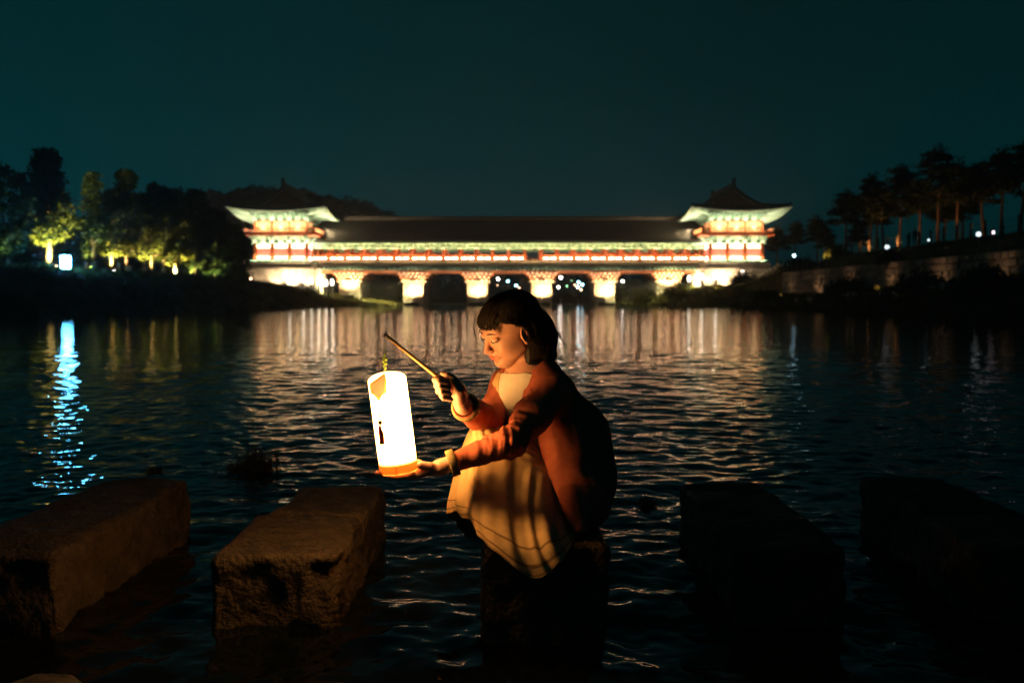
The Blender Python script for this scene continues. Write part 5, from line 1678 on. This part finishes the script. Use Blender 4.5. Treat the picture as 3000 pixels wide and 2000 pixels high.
# the forehead, temples and face stay free
def face_cut(P, D):
    q = (P - HC) @ HF.T
    x, y, z = q[..., 0], q[..., 1], q[..., 2]
    c = np.maximum(z - (.064 - .36 * np.maximum(np.abs(y) - .045, 0) - .45 * np.maximum(.05 - x, 0)), .006 - x)
    return np.maximum(D, -c)
HB.apply(face_cut)
HB.cone(H(-.034, .004, .030), A(1572, 985, 3.37), .080, .062, .02)
HB.cone(A(1566, 965, 3.365), A(1584, 1036, 3.355), .066, .050, .02)
HB.cone(A(1562, 1010, 3.33), A(1553, 1074, 3.318), .038, .016, .02)
HB.cone(A(1598, 1000, 3.38), A(1616, 1036, 3.37), .048, .016, .02)
HB.cone(H(-.050, .056, -.005), A(1566, 1035, 3.31), .022, .018, .012)
def earclear(P, D):
    q = (P - HC) @ HF.T
    e = np.sqrt(((q[..., 0] - .004) / .028) ** 2 + ((q[..., 2] + .012) / .037) ** 2) - 1
    return np.where(q[..., 1] > 0.058, np.maximum(D, -e * .03), D)
HB.apply(earclear)
HB.apply(lambda P, D: D + .0011 * np.sin(((P - HC) @ hl) * 520 + 4 * fbm(P, 24, 2, 4)) + .0018 * fbm(P, 16, 2, 8))
hair = HB.build('hair', m_hair, woman)
hb = MB(); hr = random.Random(5)
# fine strands combed over the surface of the hair
def hsample(Q):
    g = (Q - HB.lo) / HB.h; g = np.clip(g, 1, np.array(HB.n) - 3); i0 = np.floor(g).astype(int); fr = g - i0
    r = 0
    for dx in (0, 1):
        for dy in (0, 1):
            for dz in (0, 1):
                w = (fr[:, 0] if dx else 1 - fr[:, 0]) * (fr[:, 1] if dy else 1 - fr[:, 1]) * (fr[:, 2] if dz else 1 - fr[:, 2])
                r = r + w * HB.D[i0[:, 0] + dx, i0[:, 1] + dy, i0[:, 2] + dz]
    return r
def hgrad(Q):
    e = .004; G = np.stack([hsample(Q + np.eye(3)[k] * e) - hsample(Q - np.eye(3)[k] * e) for k in range(3)], -1)
    return G / (np.linalg.norm(G, axis=1, keepdims=True) + 1e-9)
def comb(n, start, dirs, steps, step, off, seed, free=0, free_dir=None):
    rg = np.random.default_rng(seed)
    Q = start.copy(); out = []
    for k in range(steps):
        for _ in range(3):
            d = np.clip(hsample(Q), -.03, .03); Q = Q - hgrad(Q) * (d - off)[:, None]
        out.append(Q.copy()); N = hgrad(Q)
        v = dirs(Q, k) + rg.normal(size=Q.shape) * .06
        v = v - (v * N).sum(1, keepdims=True) * N; v /= np.linalg.norm(v, axis=1, keepdims=True) + 1e-9
        Q = Q + v * step[:, None]
    for k in range(free):
        Q = out[-1] + (free_dir + rg.normal(size=Q.shape) * .10) * step[:, None] * .8
        out.append(Q)
    return np.stack(out, 1)
rgh = np.random.default_rng(12)
n1 = 300                                # fringe
y0 = rgh.uniform(-.07, .072, n1)
st = np.stack([H(-.025 + rgh.uniform(0, .05), y * .35, .118) for y in y0])
aim = np.stack([H(.108, y, .058) for y in y0])
L1 = comb(n1, st, lambda Q, k: (aim - Q) / (np.linalg.norm(aim - Q, axis=1, keepdims=True) + 1e-6), 11, rgh.uniform(.0120, .0142, n1), .0012, 1, 3, -hu * .92 - hf * .16)
L1[:, -1] += (rgh.normal(size=(n1, 1)) * .006 + .001 + .004 * np.sin(y0 * 90)[:, None]) * hu + rgh.normal(size=(n1, 1)) * .004 * hl
_gap = rgh.random(n1) < .30; L1[_gap, -2:] = L1[_gap, -3:-2] + (L1[_gap, -2:] - L1[_gap, -3:-2]) * .25
n2 = 520                                # sides and back
a0 = rgh.uniform(.9, 5.4, n2)
st = np.stack([H(-.03 + .05 * math.cos(a), .05 * math.sin(a), .115) for a in a0])
L2 = comb(n2, st, lambda Q, k: np.array([.25, 0, -1.]) - hf * (1.2 if k < 6 else .15), 17, rgh.uniform(.011, .0150, n2), .0010, 2, 1, np.array([.25, 0, -.9]))
n3 = 420                                # the side above the ear
st = np.stack([H(-.045 + .10 * t, .016 + .03 * q, .112) for t, q in zip(rgh.random(n3), rgh.random(n3))])
L3 = comb(n3, st, lambda Q, k: -hu - hf * .45 + hl * (.8 if k < 3 else 0), 10, rgh.uniform(.0108, .0130, n3), .0010, 4, 1, -hu * .75 - hf * .6)
n4 = 380                                # the hanging ends behind the ear and at the nape
st = np.stack([A(1545 + 62 * t, 1000 + 38 * q, 3.26 + .02 * w) for t, q, w in zip(rgh.random(n4), rgh.random(n4), rgh.random(n4))])
L4 = comb(n4, st, lambda Q, k: np.array([.12, 0, -1.]), 7, rgh.uniform(.0095, .0140, n4), .0010, 6, 2, np.array([.10, -.02, -.95]))
for L, n in ((L1, n1), (L2, n2), (L3, n3), (L4, n4)):
    for q in L:
        m = len(q); hb.tube(q, [.0009] * (m - 2) + [.0007, .0002], 3)
for p in ([(1596, 905), (1622, 950), (1642, 985), (1655, 1012), (1668, 1030)], [(1600, 915), (1628, 965), (1645, 995), (1652, 1018), (1660, 1040)], [(1590, 900), (1618, 938), (1638, 972), (1650, 1000), (1671, 1022)],
          [(1612, 960), (1634, 1000), (1640, 1030), (1644, 1046)], [(1392, 925), (1388, 950), (1391, 975), (1398, 992)], [(1394, 915), (1389, 945), (1388, 970), (1393, 985)]):
    hb.tube([A(x, y, 3.34) for x, y in p], [.0007, .0008, .0008, .0007, .0003][:len(p)], 4)
for k in range(40):           # loose wisps round the outline
    q = L2[hr.randrange(n2)] if k % 3 else L1[hr.randrange(n1)]; m = hr.randrange(4, 9); nn = hgrad(q[m:m + 1])[0]
    hb.tube([q[m], q[m] + nn * .004 + (q[m + 1] - q[m]) * .8, q[m] + nn * hr.uniform(.006, .014) + (q[m + 1] - q[m]) * 2.2], [.0006, .0005, .0002], 3)
hb.build('hair_locks', m_hair, hair, True)

# ------------------------------------------------------------------ tee
T_ = Field(CHEST - .24, CHEST + .24, .004)
T_.ell(CHEST, (.101, .147, .142), .04, TF); T_.cone(SH_L, NECK, .046, .054, .04); T_.cone(SH_R, NECK, .046, .054, .04)
T_.cone(NECK + (HC - NECK) * .22, NECK - u0 * .04, .056, .064, .03)
nk = H(-.03, 0, -.06) - NECK; nk = nk / np.linalg.norm(nk)
T_.cut(NECK + nk * .006 + tf * 0.03, nk + tf * -.30)
T_.cut(CHEST - u0 * .13, -u0)
T_.apply(lambda P, D: D + .003 * fbm(P * np.array([1, 1, .5]), 22, 2, 3))
T_.build('tee', m_tee, woman)

# ------------------------------------------------------------------ dress: bodice and skirt
D_ = Field(BELLY - np.array([.28, .26, .22]), BELLY + np.array([.22, .26, .30]), .004)
D_.ell(CHEST, (.108, .152, .150), .04, TF); D_.ell(BELLY, (.106, .132, .140), .05, TF)
D_.cone(SH_R + tl * .045 + u0 * .012, CHEST + tfw * .085 - tl * .035, .030, .030, .03)
def bod(P, D):
    q = (P - CHEST) @ np.stack([tf, tl, u0]).T
    top = np.interp(q[..., 1], [-.10, -.052, -.040, .0, .05], [.10, .095, .005, -.038, -.07])
    return np.maximum(D + .003 * fbm(P * np.array([1, 1, .4]), 26, 2, 13), (q[..., 2] - top) * .7)
D_.apply(bod)
dress = D_.build('dress', m_dress, woman)
NET = [
 [(1450, 1236, 3.31), (1458, 1244, 3.26), (1490, 1262, 3.22), (1545, 1292, 3.22), (1600, 1336, 3.25), (1650, 1380, 3.30), (1690, 1400, 3.38), (1680, 1370, 3.48), (1620, 1310, 3.52), (1550, 1262, 3.51), (1490, 1240, 3.47), (1458, 1234, 3.40)],
 [(1400, 1240, 3.29), (1406, 1250, 3.21), (1426, 1272, 3.155), (1520, 1308, 3.175), (1595, 1362, 3.20), (1668, 1420, 3.26), (1718, 1435, 3.38), (1706, 1405, 3.54), (1622, 1330, 3.58), (1528, 1272, 3.58), (1440, 1242, 3.53), (1404, 1236, 3.42)],
 [(1366, 1290, 3.28), (1372, 1305, 3.21), (1396, 1338, 3.125), (1505, 1375, 3.140), (1588, 1420, 3.15), (1672, 1458, 3.24), (1722, 1462, 3.38), (1712, 1430, 3.56), (1618, 1365, 3.61), (1512, 1305, 3.61), (1412, 1280, 3.56), (1370, 1280, 3.43)],
 [(1338, 1400, 3.27), (1352, 1412, 3.18), (1390, 1440, 3.050), (1500, 1472, 3.075), (1585, 1500, 3.070), (1668, 1512, 3.18), (1720, 1490, 3.36), (1712, 1470, 3.56), (1612, 1440, 3.62), (1502, 1410, 3.62), (1402, 1410, 3.57), (1352, 1400, 3.43)],
 [(1322, 1465, 3.255), (1346, 1470, 3.16), (1392, 1520, 2.985), (1515, 1592, 2.905), (1606, 1592, 2.910), (1678, 1550, 3.12), (1722, 1500, 3.35), (1712, 1490, 3.56), (1612, 1480, 3.62), (1494, 1475, 3.62), (1400, 1512, 3.56), (1346, 1495, 3.425)],
 [(1315, 1505, 3.25), (1356, 1502, 3.15), (1408, 1576, 2.925), (1552, 1690, 2.858), (1636, 1650, 2.868), (1688, 1572, 3.07), (1722, 1504, 3.34), (1712, 1496, 3.56), (1612, 1490, 3.62), (1490, 1490, 3.62), (1408, 1574, 3.55), (1350, 1552, 3.42)],
]
K = np.array([[A(*p) for p in r] for r in NET])
def cr(P0, P1, P2, P3, t):
    return 0.5 * (2 * P1 + (P2 - P0) * t + (2 * P0 - 5 * P1 + 4 * P2 - P3) * t ** 2 + (3 * P1 - P0 - 3 * P2 + P3) * t ** 3)
NU, NV = 300, 110
nc = 12
cols_ = []
for i in range(NU):
    g = i / NU * nc; k = int(g); t = g - k
    cols_.append(cr(K[:, (k - 1) % nc], K[:, k], K[:, (k + 1) % nc], K[:, (k + 2) % nc], t))
cols_ = np.array(cols_)                     # NU x rows
nrow = K.shape[0]
S = np.zeros((NU, NV, 3)); tv = np.linspace(0, 1, NV)
for j, tt in enumerate(tv):
    g = tt * (nrow - 1); k = min(int(g), nrow - 2); t = g - k
    S[:, j] = cr(cols_[:, max(k - 1, 0)], cols_[:, k], cols_[:, k + 1], cols_[:, min(k + 2, nrow - 1)], t)
du = np.roll(S, -1, 0) - np.roll(S, 1, 0); dv = np.gradient(S, axis=1)
Nn = np.cross(du, dv); Nn /= np.linalg.norm(Nn, axis=-1, keepdims=True) + 1e-9
cen = S.mean(axis=(0, 1))
if ((S - cen) * Nn).sum() < 0: Nn = -Nn
ph = np.arange(NU)[:, None] / NU * 2 * math.pi; tt = tv[None, :]
w = 0.5 * np.sin(9 * ph + 1.3 + 0.9 * np.sin(2 * ph) + .8 * tt) + 0.33 * np.sin(17 * ph + 2.1 + 1.4 * tt + 1.1 * np.sin(3 * ph)) + 0.16 * np.sin(31 * ph + .5)
fold = np.sign(w) * np.abs(w) ** 0.8
nearp = np.exp(-((ph - 3.2 / 12 * 2 * math.pi) / .75) ** 2)
amp = 0.015 * smooth(0.12, 0.8, tt) * (0.75 + 0.5 * np.sin(ph * 2 + .6) ** 2) * (1 - .15 * nearp)
lap = 0.0035 * np.sin(26 * tt * 3.14 + 5 * np.sin(3 * ph)) * (1 - smooth(0.15, 0.42, tt))
S = S + Nn * (fold * amp + lap)[..., None]
S = S + Nn * (fbm(S.reshape(-1, 3), 18, 2, 21).reshape(NU, NV) * 0.003)[..., None]
# keep the cloth on top of the stone
inside = (S[..., 0] > -.11) & (S[..., 0] < .305) & (S[..., 1] > 3.04)
S[..., 2] = np.where(inside, np.maximum(S[..., 2], .317), S[..., 2])
ii, jj = np.meshgrid(np.arange(NU), np.arange(NV - 1), indexing='ij')
F = np.stack([ii * NV + jj, ((ii + 1) % NU) * NV + jj, ((ii + 1) % NU) * NV + jj + 1, ii * NV + jj + 1], -1).reshape(-1, 4)
me = array_mesh('skirt', S.reshape(-1, 3), F, m_dress)
att = me.attributes.new('hem', 'FLOAT', 'POINT')
att.data.foreach_set('value', np.tile(tv, NU).astype(np.float32))
sk = link('skirt', me, dress)
md = sk.modifiers.new('thickness', 'SOLIDIFY'); md.thickness = 0.002

# ------------------------------------------------------------------ cardigan
C_ = Field((-.28, 2.90, .25), (.42, 3.76, .96), .0036)
C_.ell(CHEST - tfw * .012, (.112, .150, .150), .05, TF); C_.cone(SH_L, NECK + tl * .02 - tf * .02, .056, .064, .04); C_.cone(SH_R, NECK - tl * .02 - tf * .02, .050, .060, .04)
C_.cone(A(1606, 1172, 3.40), A(1656, 1290, 3.41), .104, .142, .05); C_.cone(A(1656, 1290, 3.41), A(1686, 1400, 3.42), .142, .134, .05)
C_.cone(A(1688, 1400, 3.40), A(1716, 1482, 3.32), .126, .078, .05); C_.cone(A(1716, 1478, 3.30), A(1700, 1545, 3.20), .078, .012, .03)
C_.cone(A(1650, 1320, 3.30), A(1692, 1470, 3.21), .118, .080, .05); C_.cone(A(1694, 1470, 3.17), A(1696, 1546, 3.08), .085, .020, .03)
C_.cone(A(1735, 1430, 3.50), A(1722, 1490, 3.46), .075, .04, .04)
# open front: the strip over the breastbone and everything left of the hanging near edge
def open_front(P, D):
    q = (P - CHEST) @ np.stack([tf, tl, u0]).T
    lat, z = q[..., 1], q[..., 2]
    lo = np.interp(z, [-.3, -.1, .04, .12], [-.075, -.066, -.060, -.050]); hi = np.interp(z, [-.3, -.1, .0, .06, .12], [.115, .080, .066, .072, .080])
    o = np.maximum(np.maximum(lo - lat, lat - hi), -(q[..., 0] - .0 - .12 * np.maximum(-z, 0)) )
    nkc = np.linalg.norm((P - NECK) - ((P - NECK) @ nk)[..., None] * nk, axis=-1) - .063
    o2 = np.maximum(nkc, -((P - NECK) @ nk) - .03)
    return np.maximum(np.maximum(D, -o), -o2)
C_.apply(open_front)
ea, eb = A(1556, 1262, 3.2), A(1690, 1550, 3.2); ed = np.cross(eb - ea, np.array([.25, 1, 0])); ed = ed / np.linalg.norm(ed)
if ed[0] > 0: ed = -ed
C_.cut(ea, ed, 0, (-.28, 2.90, .25), (.42, 3.76, A(1500, 1262, 3.3)[2]))
C_.cut(A(1500, 1250, 3.4), -u0, 0, (-.28, 2.94, .19), (A(1530, 1200, 3.4)[0], 3.76, .96))
# sleeves
MUP = SH_L * .5 + EL_L * .5 + u0 * .003
C_.chain([SH_L, MUP, EL_L], [.060, .054, .046], .03); C_.chain([EL_L, WR_L + (EL_L - WR_L) * .10], [.045, .0335], .02)
C_.chain([SH_R, EL_R], [.052, .050], .03); C_.chain([EL_R, WR_R], [.050, .039], .02)
def wrinkle(P, D, a, b, centre, width, wl, amp, seed, tilt):
    ax = b - a; L = np.linalg.norm(ax); ax = ax / L
    s = (P - a) @ ax
    up_ = np.array([0, 0, 1.0]) - ax * ax[2]; c = (P - a) @ (up_ / np.linalg.norm(up_)); c2 = (P - a) @ np.cross(ax, up_)
    ph = s + tilt * c
    m = np.exp(-((s - centre) / width) ** 2) * smooth(L - .02, L - .07, s) if wl < .0265 and centre < .06 else np.exp(-((s - centre) / width) ** 2)
    g = fbm(np.stack([ph / wl * 1.6, c * 9, c2 * 9], -1), 1.0, 2, seed)
    return D - amp * m * np.clip(g * 1.5, -1, 1)
def near_axis(P, a, b, r):
    ba = b - a; t = np.clip(((P - a) @ ba) / (ba @ ba), 0, 1)
    return np.linalg.norm(P - a - t[..., None] * ba, axis=-1) < r
def fold_fn(P, D):
    L1 = np.linalg.norm(EL_L - SH_L); L2 = np.linalg.norm(WR_L - EL_L)
    m = near_axis(P, SH_L, EL_L, .085) & (np.abs(D) < .03)
    D2 = D.copy()
    if m.any():
        D2[m] = wrinkle(P[m], D[m], SH_L, EL_L, L1 * .95, .12, .026, .0042, 3, -.35)
    m = near_axis(P, EL_L, WR_L, .075) & (np.abs(D) < .03)
    if m.any(): D2[m] = wrinkle(P[m], D2[m], EL_L, WR_L, .035, .10, .022, .0040, 5, .45)
    m = near_axis(P, EL_R, WR_R, .075) & (np.abs(D) < .03)
    if m.any(): D2[m] = wrinkle(P[m], D2[m], EL_R, WR_R, .07, .09, .028, .0040, 7, .5)
    m = np.abs(D) < .03
    D2[m] = D2[m] - .0035 * fbm(P[m], 11, 3, 31)
    # long soft folds that run from the shoulders to the hem
    ax = (A(1690, 1540, 3.3) - A(1620, 1130, 3.3)); ax = ax / np.linalg.norm(ax)
    q = P[m] - ax * ((P[m] - SH_L) @ ax)[:, None] * .85
    low = smooth(.86, .61, P[m][:, 2])
    D2[m] = D2[m] - .0055 * low * np.clip(fbm(q, 17, 2, 41) * 1.4, -1, 1)
    return D2
C_.apply(fold_fn)
# sleeve openings
def opening(Fd, wrist, elbow, length, r_in):
    ax = (elbow - wrist) / np.linalg.norm(elbow - wrist); e = wrist
    box = .09
    Fd.cut(e, -ax, 0, e - box, e + box)
    Fd.cone(e - ax * .03, e + ax * length, r_in, r_in * .95, .004, 'sub')
axL = (EL_L - WR_L) / np.linalg.norm(EL_L - WR_L); axR = (EL_R - WR_R) / np.linalg.norm(EL_R - WR_R)
CUF_L, CUF_R = WR_L + axL * .024, WR_R + axR * .006
opening(C_, CUF_L, EL_L, .03, .0285); opening(C_, CUF_R, EL_R, .045, .0335)
card = C_.build('cardigan', m_card, woman, 1)
del C_
for cu, ax, r_, of in ((CUF_L, axL, .0385, .002), (CUF_R, axR, .0415, .004)):
    b = MB(); G = []
    a1 = np.cross(ax, u0); a1 /= np.linalg.norm(a1); a2 = np.cross(ax, a1)
    prof = [(of, r_ - .004), (of, r_ + .0005), (of + .001, r_ + .0022), (of + .012, r_ + .0028), (of + .023, r_ + .0026), (of + .025, r_ - .002)]
    n = 72
    for s_, rr in prof:
        G.append([cu + ax * s_ + (rr + .0007 * math.cos(k * math.pi)) * (a1 * math.cos(6.2832 * k / n) + a2 * math.sin(6.2832 * k / n)) for k in range(n)])
    b.grid(G, closed_v=True); b.build('cuff', m_cuff, card, True)

# ------------------------------------------------------------------ lantern, stick and pendant
LCOL = (1.0, 0.44, 0.11)
e_paper = E('lit lantern paper', LCOL, 48.0)
m_base = M('lantern base paper', (0.62, 0.36, 0.16), 0.6, transl=0.55)
m_bamboo = M('bamboo', (0.55, 0.36, 0.13), 0.45, 0.15, 20.0, stretch=(1, 1, 1))
m_cord = M('green cord', (0.16, 0.22, 0.05), 0.8)
m_beadg = M('green knot beads', (0.22, 0.36, 0.05), 0.5)
m_plate = M('cream plate', (0.62, 0.56, 0.50), 0.8, transl=0.5)
m_border = M('orange plate border', (0.60, 0.27, 0.12), 0.8, transl=0.24)
m_tassel = M('dark red tassel', (0.22, 0.05, 0.02), 0.7, 0.2, 60.0, transl=0.2)

LB, LT = A(1169, 1379, 3.002), A(1134, 1112, 2.990)
lax = (LT - LB); LH = np.linalg.norm(lax); lax /= LH
l1 = np.array([0, 1.0, 0]) - lax * lax[1]; l1 /= np.linalg.norm(l1); l2 = np.cross(lax, l1)
LR = .0568
def ring(c, r, n=40): return [c + r * (l1 * math.cos(6.2832 * k / n) + l2 * math.sin(6.2832 * k / n)) for k in range(n)]
lantern = thing('paper_lantern', 'tall glowing white paper lantern resting on the woman\'s open hand', 'lantern', (0, 0, 0))
HB_ = .027
# paper lit from inside: hottest around the bulb, paler at the foot and under the folded top
_n, _l = e_paper.node_tree.nodes, e_paper.node_tree.links
_ga = _n.new('ShaderNodeAttribute'); _ga.attribute_name = 'glow'
_ml = _n.new('ShaderNodeMath'); _ml.operation = 'MULTIPLY'; _ml.inputs[1].default_value = 56.0
_l.new(_ga.outputs['Fac'], _ml.inputs[0]); _l.new(_ml.outputs[0], _n['Emission'].inputs['Strength'])
b = MB()
SS = np.concatenate([np.linspace(HB_ + .002, HB_ + .05, 10), np.linspace(HB_ + .06, LH, 12)])
G = [ring(LB + lax * s, LR) for s in SS]; gl = [0.10 + 0.90 * float(smooth(HB_, HB_ + .042, s)) - 0.06 * float(smooth(.20, LH, s)) for s in SS]
for e in np.linspace(.25, 1.45, 7): G.append(ring(LT + lax * .024 * math.sin(e), LR * math.cos(e))); gl.append(0.80 - 0.62 * (e / 1.45))
b.grid(G, closed_v=True); _sh = b.build('paper_shade', e_paper, lantern, True)
_av = _sh.data.attributes.new('glow', 'FLOAT', 'POINT'); _av.data.foreach_set('value', np.repeat(np.array(gl, np.float32), 40))
b = MB(); b.grid([ring(LB + lax * s, r) for s, r in ((.0, LR * .97), (.0, LR + .001), (HB_, LR + .001), (HB_, LR - .0012), (.003, LR - .0012))], closed_v=True)
b.grid([ring(LB + lax * .0005, r) for r in (.001, LR * .97)], closed_v=True, flip=True)
b.build('base_cup', m_base, lantern)
sd = LB - l1 * (LR + .0015) + l2 * .004
b = MB(); b.tube([LB - l1 * (LR + .0012) + lax * .001, LB - l1 * (LR + .0012) + lax * HB_], .0012, 5); b.build('seam', m_border, lantern)
lamp('POINT', 'lantern_bulb', tuple(LB + lax * .024), 1.1, LCOL, .012, None, lantern)
TIP = A(1130, 981, 3.005)
cp = [TIP + np.array([-.003, -.002, -.004]), A(1127, 1040, 3.000), A(1127, 1084, 2.995), LT + lax * .0235]
b = MB(); b.tube(cp, .0014, 6); b.build('cord', m_cord, lantern, True)
bead = MB(); bead.lathe([(.0008, -.0055), (.0042, -.003), (.0052, 0), (.0042, .003), (.0008, .0055)], n=9)
beadm = bead.mesh('bead', m_beadg, True)
for k, (dx, y, sc_) in enumerate([(0, 1039, .8), (-2, 1047, 1), (3, 1052, 1.05), (-3, 1058, 1.1), (2, 1064, 1.05), (-1, 1071, .9), (2, 1077, .8), (0, 1083, .7)]):
    o = link('bead', beadm, lantern, tuple(A(1127 + dx, y, 2.997 + .002 * (k % 2)))); o.scale = (sc_,) * 3

stick = thing('lantern_stick', 'thin bamboo stick held in the far fist with the lantern cord at its tip', 'stick', (0, 0, 0))
b = MB(); sa = (ST1 - ST0); b.tube([ST0, ST0 + sa * .33, ST0 + sa * .66, ST1], [.0052, .0056, .0058, .0060], 10); b.build('shaft', m_bamboo, stick, True)
b = MB(); b.tube([ST0 - sa * .012, ST0 + sa * .02], [.0062, .0062], 10); b.build('end_cap', m_lash, stick, True)
b = MB(); b.tube([TIP + .0085 * np.array([math.cos(a), .3 * math.sin(a), math.sin(a)]) + np.array([-.001, -.006, .001]) for a in np.linspace(0, 6.28, 14)], .0012, 5); b.build('ring', m_pole, stick, True)

# pendant with plate, knot and tassel, hung in front of the shade
def LP(px, py, off=.012):
    """Point just in front of the lantern surface at a photograph pixel."""
    d = 2.996
    for _ in range(6):
        p = A(px, py, d); q = p - LB; q = q - lax * (q @ lax)
        x = q @ l2; y = math.sqrt(max(0, (LR + off) ** 2 - min(x * x, (LR + off) ** 2 * .98)))
        d = float((LB + lax * ((p - LB) @ lax) + l2 * x - l1 * y)[1])
    return A(px, py, d)
pend = thing('lantern_pendant', 'hexagonal cream pendant plate with knot and dark red tassel hanging on the lantern', 'pendant', (0, 0, 0))
def slab(pts, off, thick, name, mat):
    c = LP(1110, 1130, .014); fr = [c + (A(px, py, 3.0) - A(1110, 1130, 3.0)) * (c[1] / 3.0) for px, py in pts]
    fr = [p + np.array([0, -off, 0]) for p in fr]
    n = len(fr); b_ = MB()
    b_.add([tuple(p) for p in fr] + [tuple(p + np.array([0, thick, 0])) for p in fr], [tuple(range(n)), tuple(range(n, 2 * n))[::-1]] + [(k, n + k, n + (k + 1) % n, (k + 1) % n) for k in range(n)])
    return b_.build(name, mat, pend)
OUTER = [(1127, 1092), (1085, 1121), (1081, 1130), (1086, 1152), (1098, 1160), (1107, 1173), (1113, 1173), (1119, 1160), (1133, 1148), (1133, 1114)]
INNER = [(1124, 1101), (1092, 1124), (1091, 1131), (1092, 1149), (1103, 1155), (1108.5, 1163), (1111.5, 1163), (1115, 1155), (1125, 1145), (1125, 1116)]
c0 = LP(1110, 1130, .014)
def PP(px, py, o=0): return c0 + (A(px, py, 3.0) - A(1110, 1130, 3.0)) * (c0[1] / 3.0) + np.array([0, -.002 - o, 0])
b = MB(); th = np.array([0, .002, 0])
O = [PP(*p) for p in OUTER]; I = [PP(*p) for p in INNER]
b.grid([[o + th for o in O], O, I, [i_ + th for i_ in I]], closed_v=True); b.build('plate_border', m_border, pend)
slab(INNER, 0.0015, .001, 'plate', m_plate)
b = MB(); b.tube([PP(1110, 1168), PP(1113, 1215)], .0005, 4); b.build('thread', m_tassel, pend)
b = MB(); b.tube([PP(1113, 1213), PP(1113, 1221)], [.003, .003], 8); b.build('small_bead', m_border, pend, True)
b = MB(); kc = PP(1114, 1237)
for k in range(8):
    a = k * math.pi / 4; dv_ = np.array([math.cos(a), 0, math.sin(a)])
    b.tube([kc + dv_ * .003, kc + dv_ * .009 + np.array([-dv_[2], 0, dv_[0]]) * .002, kc + dv_ * .0115, kc + dv_ * .009 - np.array([-dv_[2], 0, dv_[0]]) * .002, kc + dv_ * .003], .0012, 4)
b.tube([kc + np.array([0, .002, 0]), kc + np.array([0, -.002, 0])], .005, 10); b.build('flower_knot', m_tassel, pend, True)
b = MB(); b.tube([PP(1113, 1246), PP(1114, 1256), PP(1117, 1268), PP(1119, 1285), PP(1120, 1301)], [.0040, .0050, .0082, .0078, .0086], 12); b.build('tassel', m_tassel, pend, True)

# ------------------------------------------------------------------ thin haze added for glow round the lamps and lifted blacks
m_haze = bpy.data.materials.new('glow haze')
m_haze.use_nodes = True
_n, _l = m_haze.node_tree.nodes, m_haze.node_tree.links
_n.remove(_n['Principled BSDF'])
_pv = _n.new('ShaderNodeVolumePrincipled')
_pv.inputs['Color'].default_value = (0.9, 0.92, 0.95, 1)
_pv.inputs['Density'].default_value = 0.0009
_pv.inputs['Anisotropy'].default_value = 0.68
_l.new(_pv.outputs[0], _n['Material Output'].inputs['Volume'])
b = MB(); b.box((0, 1300, 29), (3300, 3300, 66))
tag(b.build('haze', m_haze), kind='stuff')
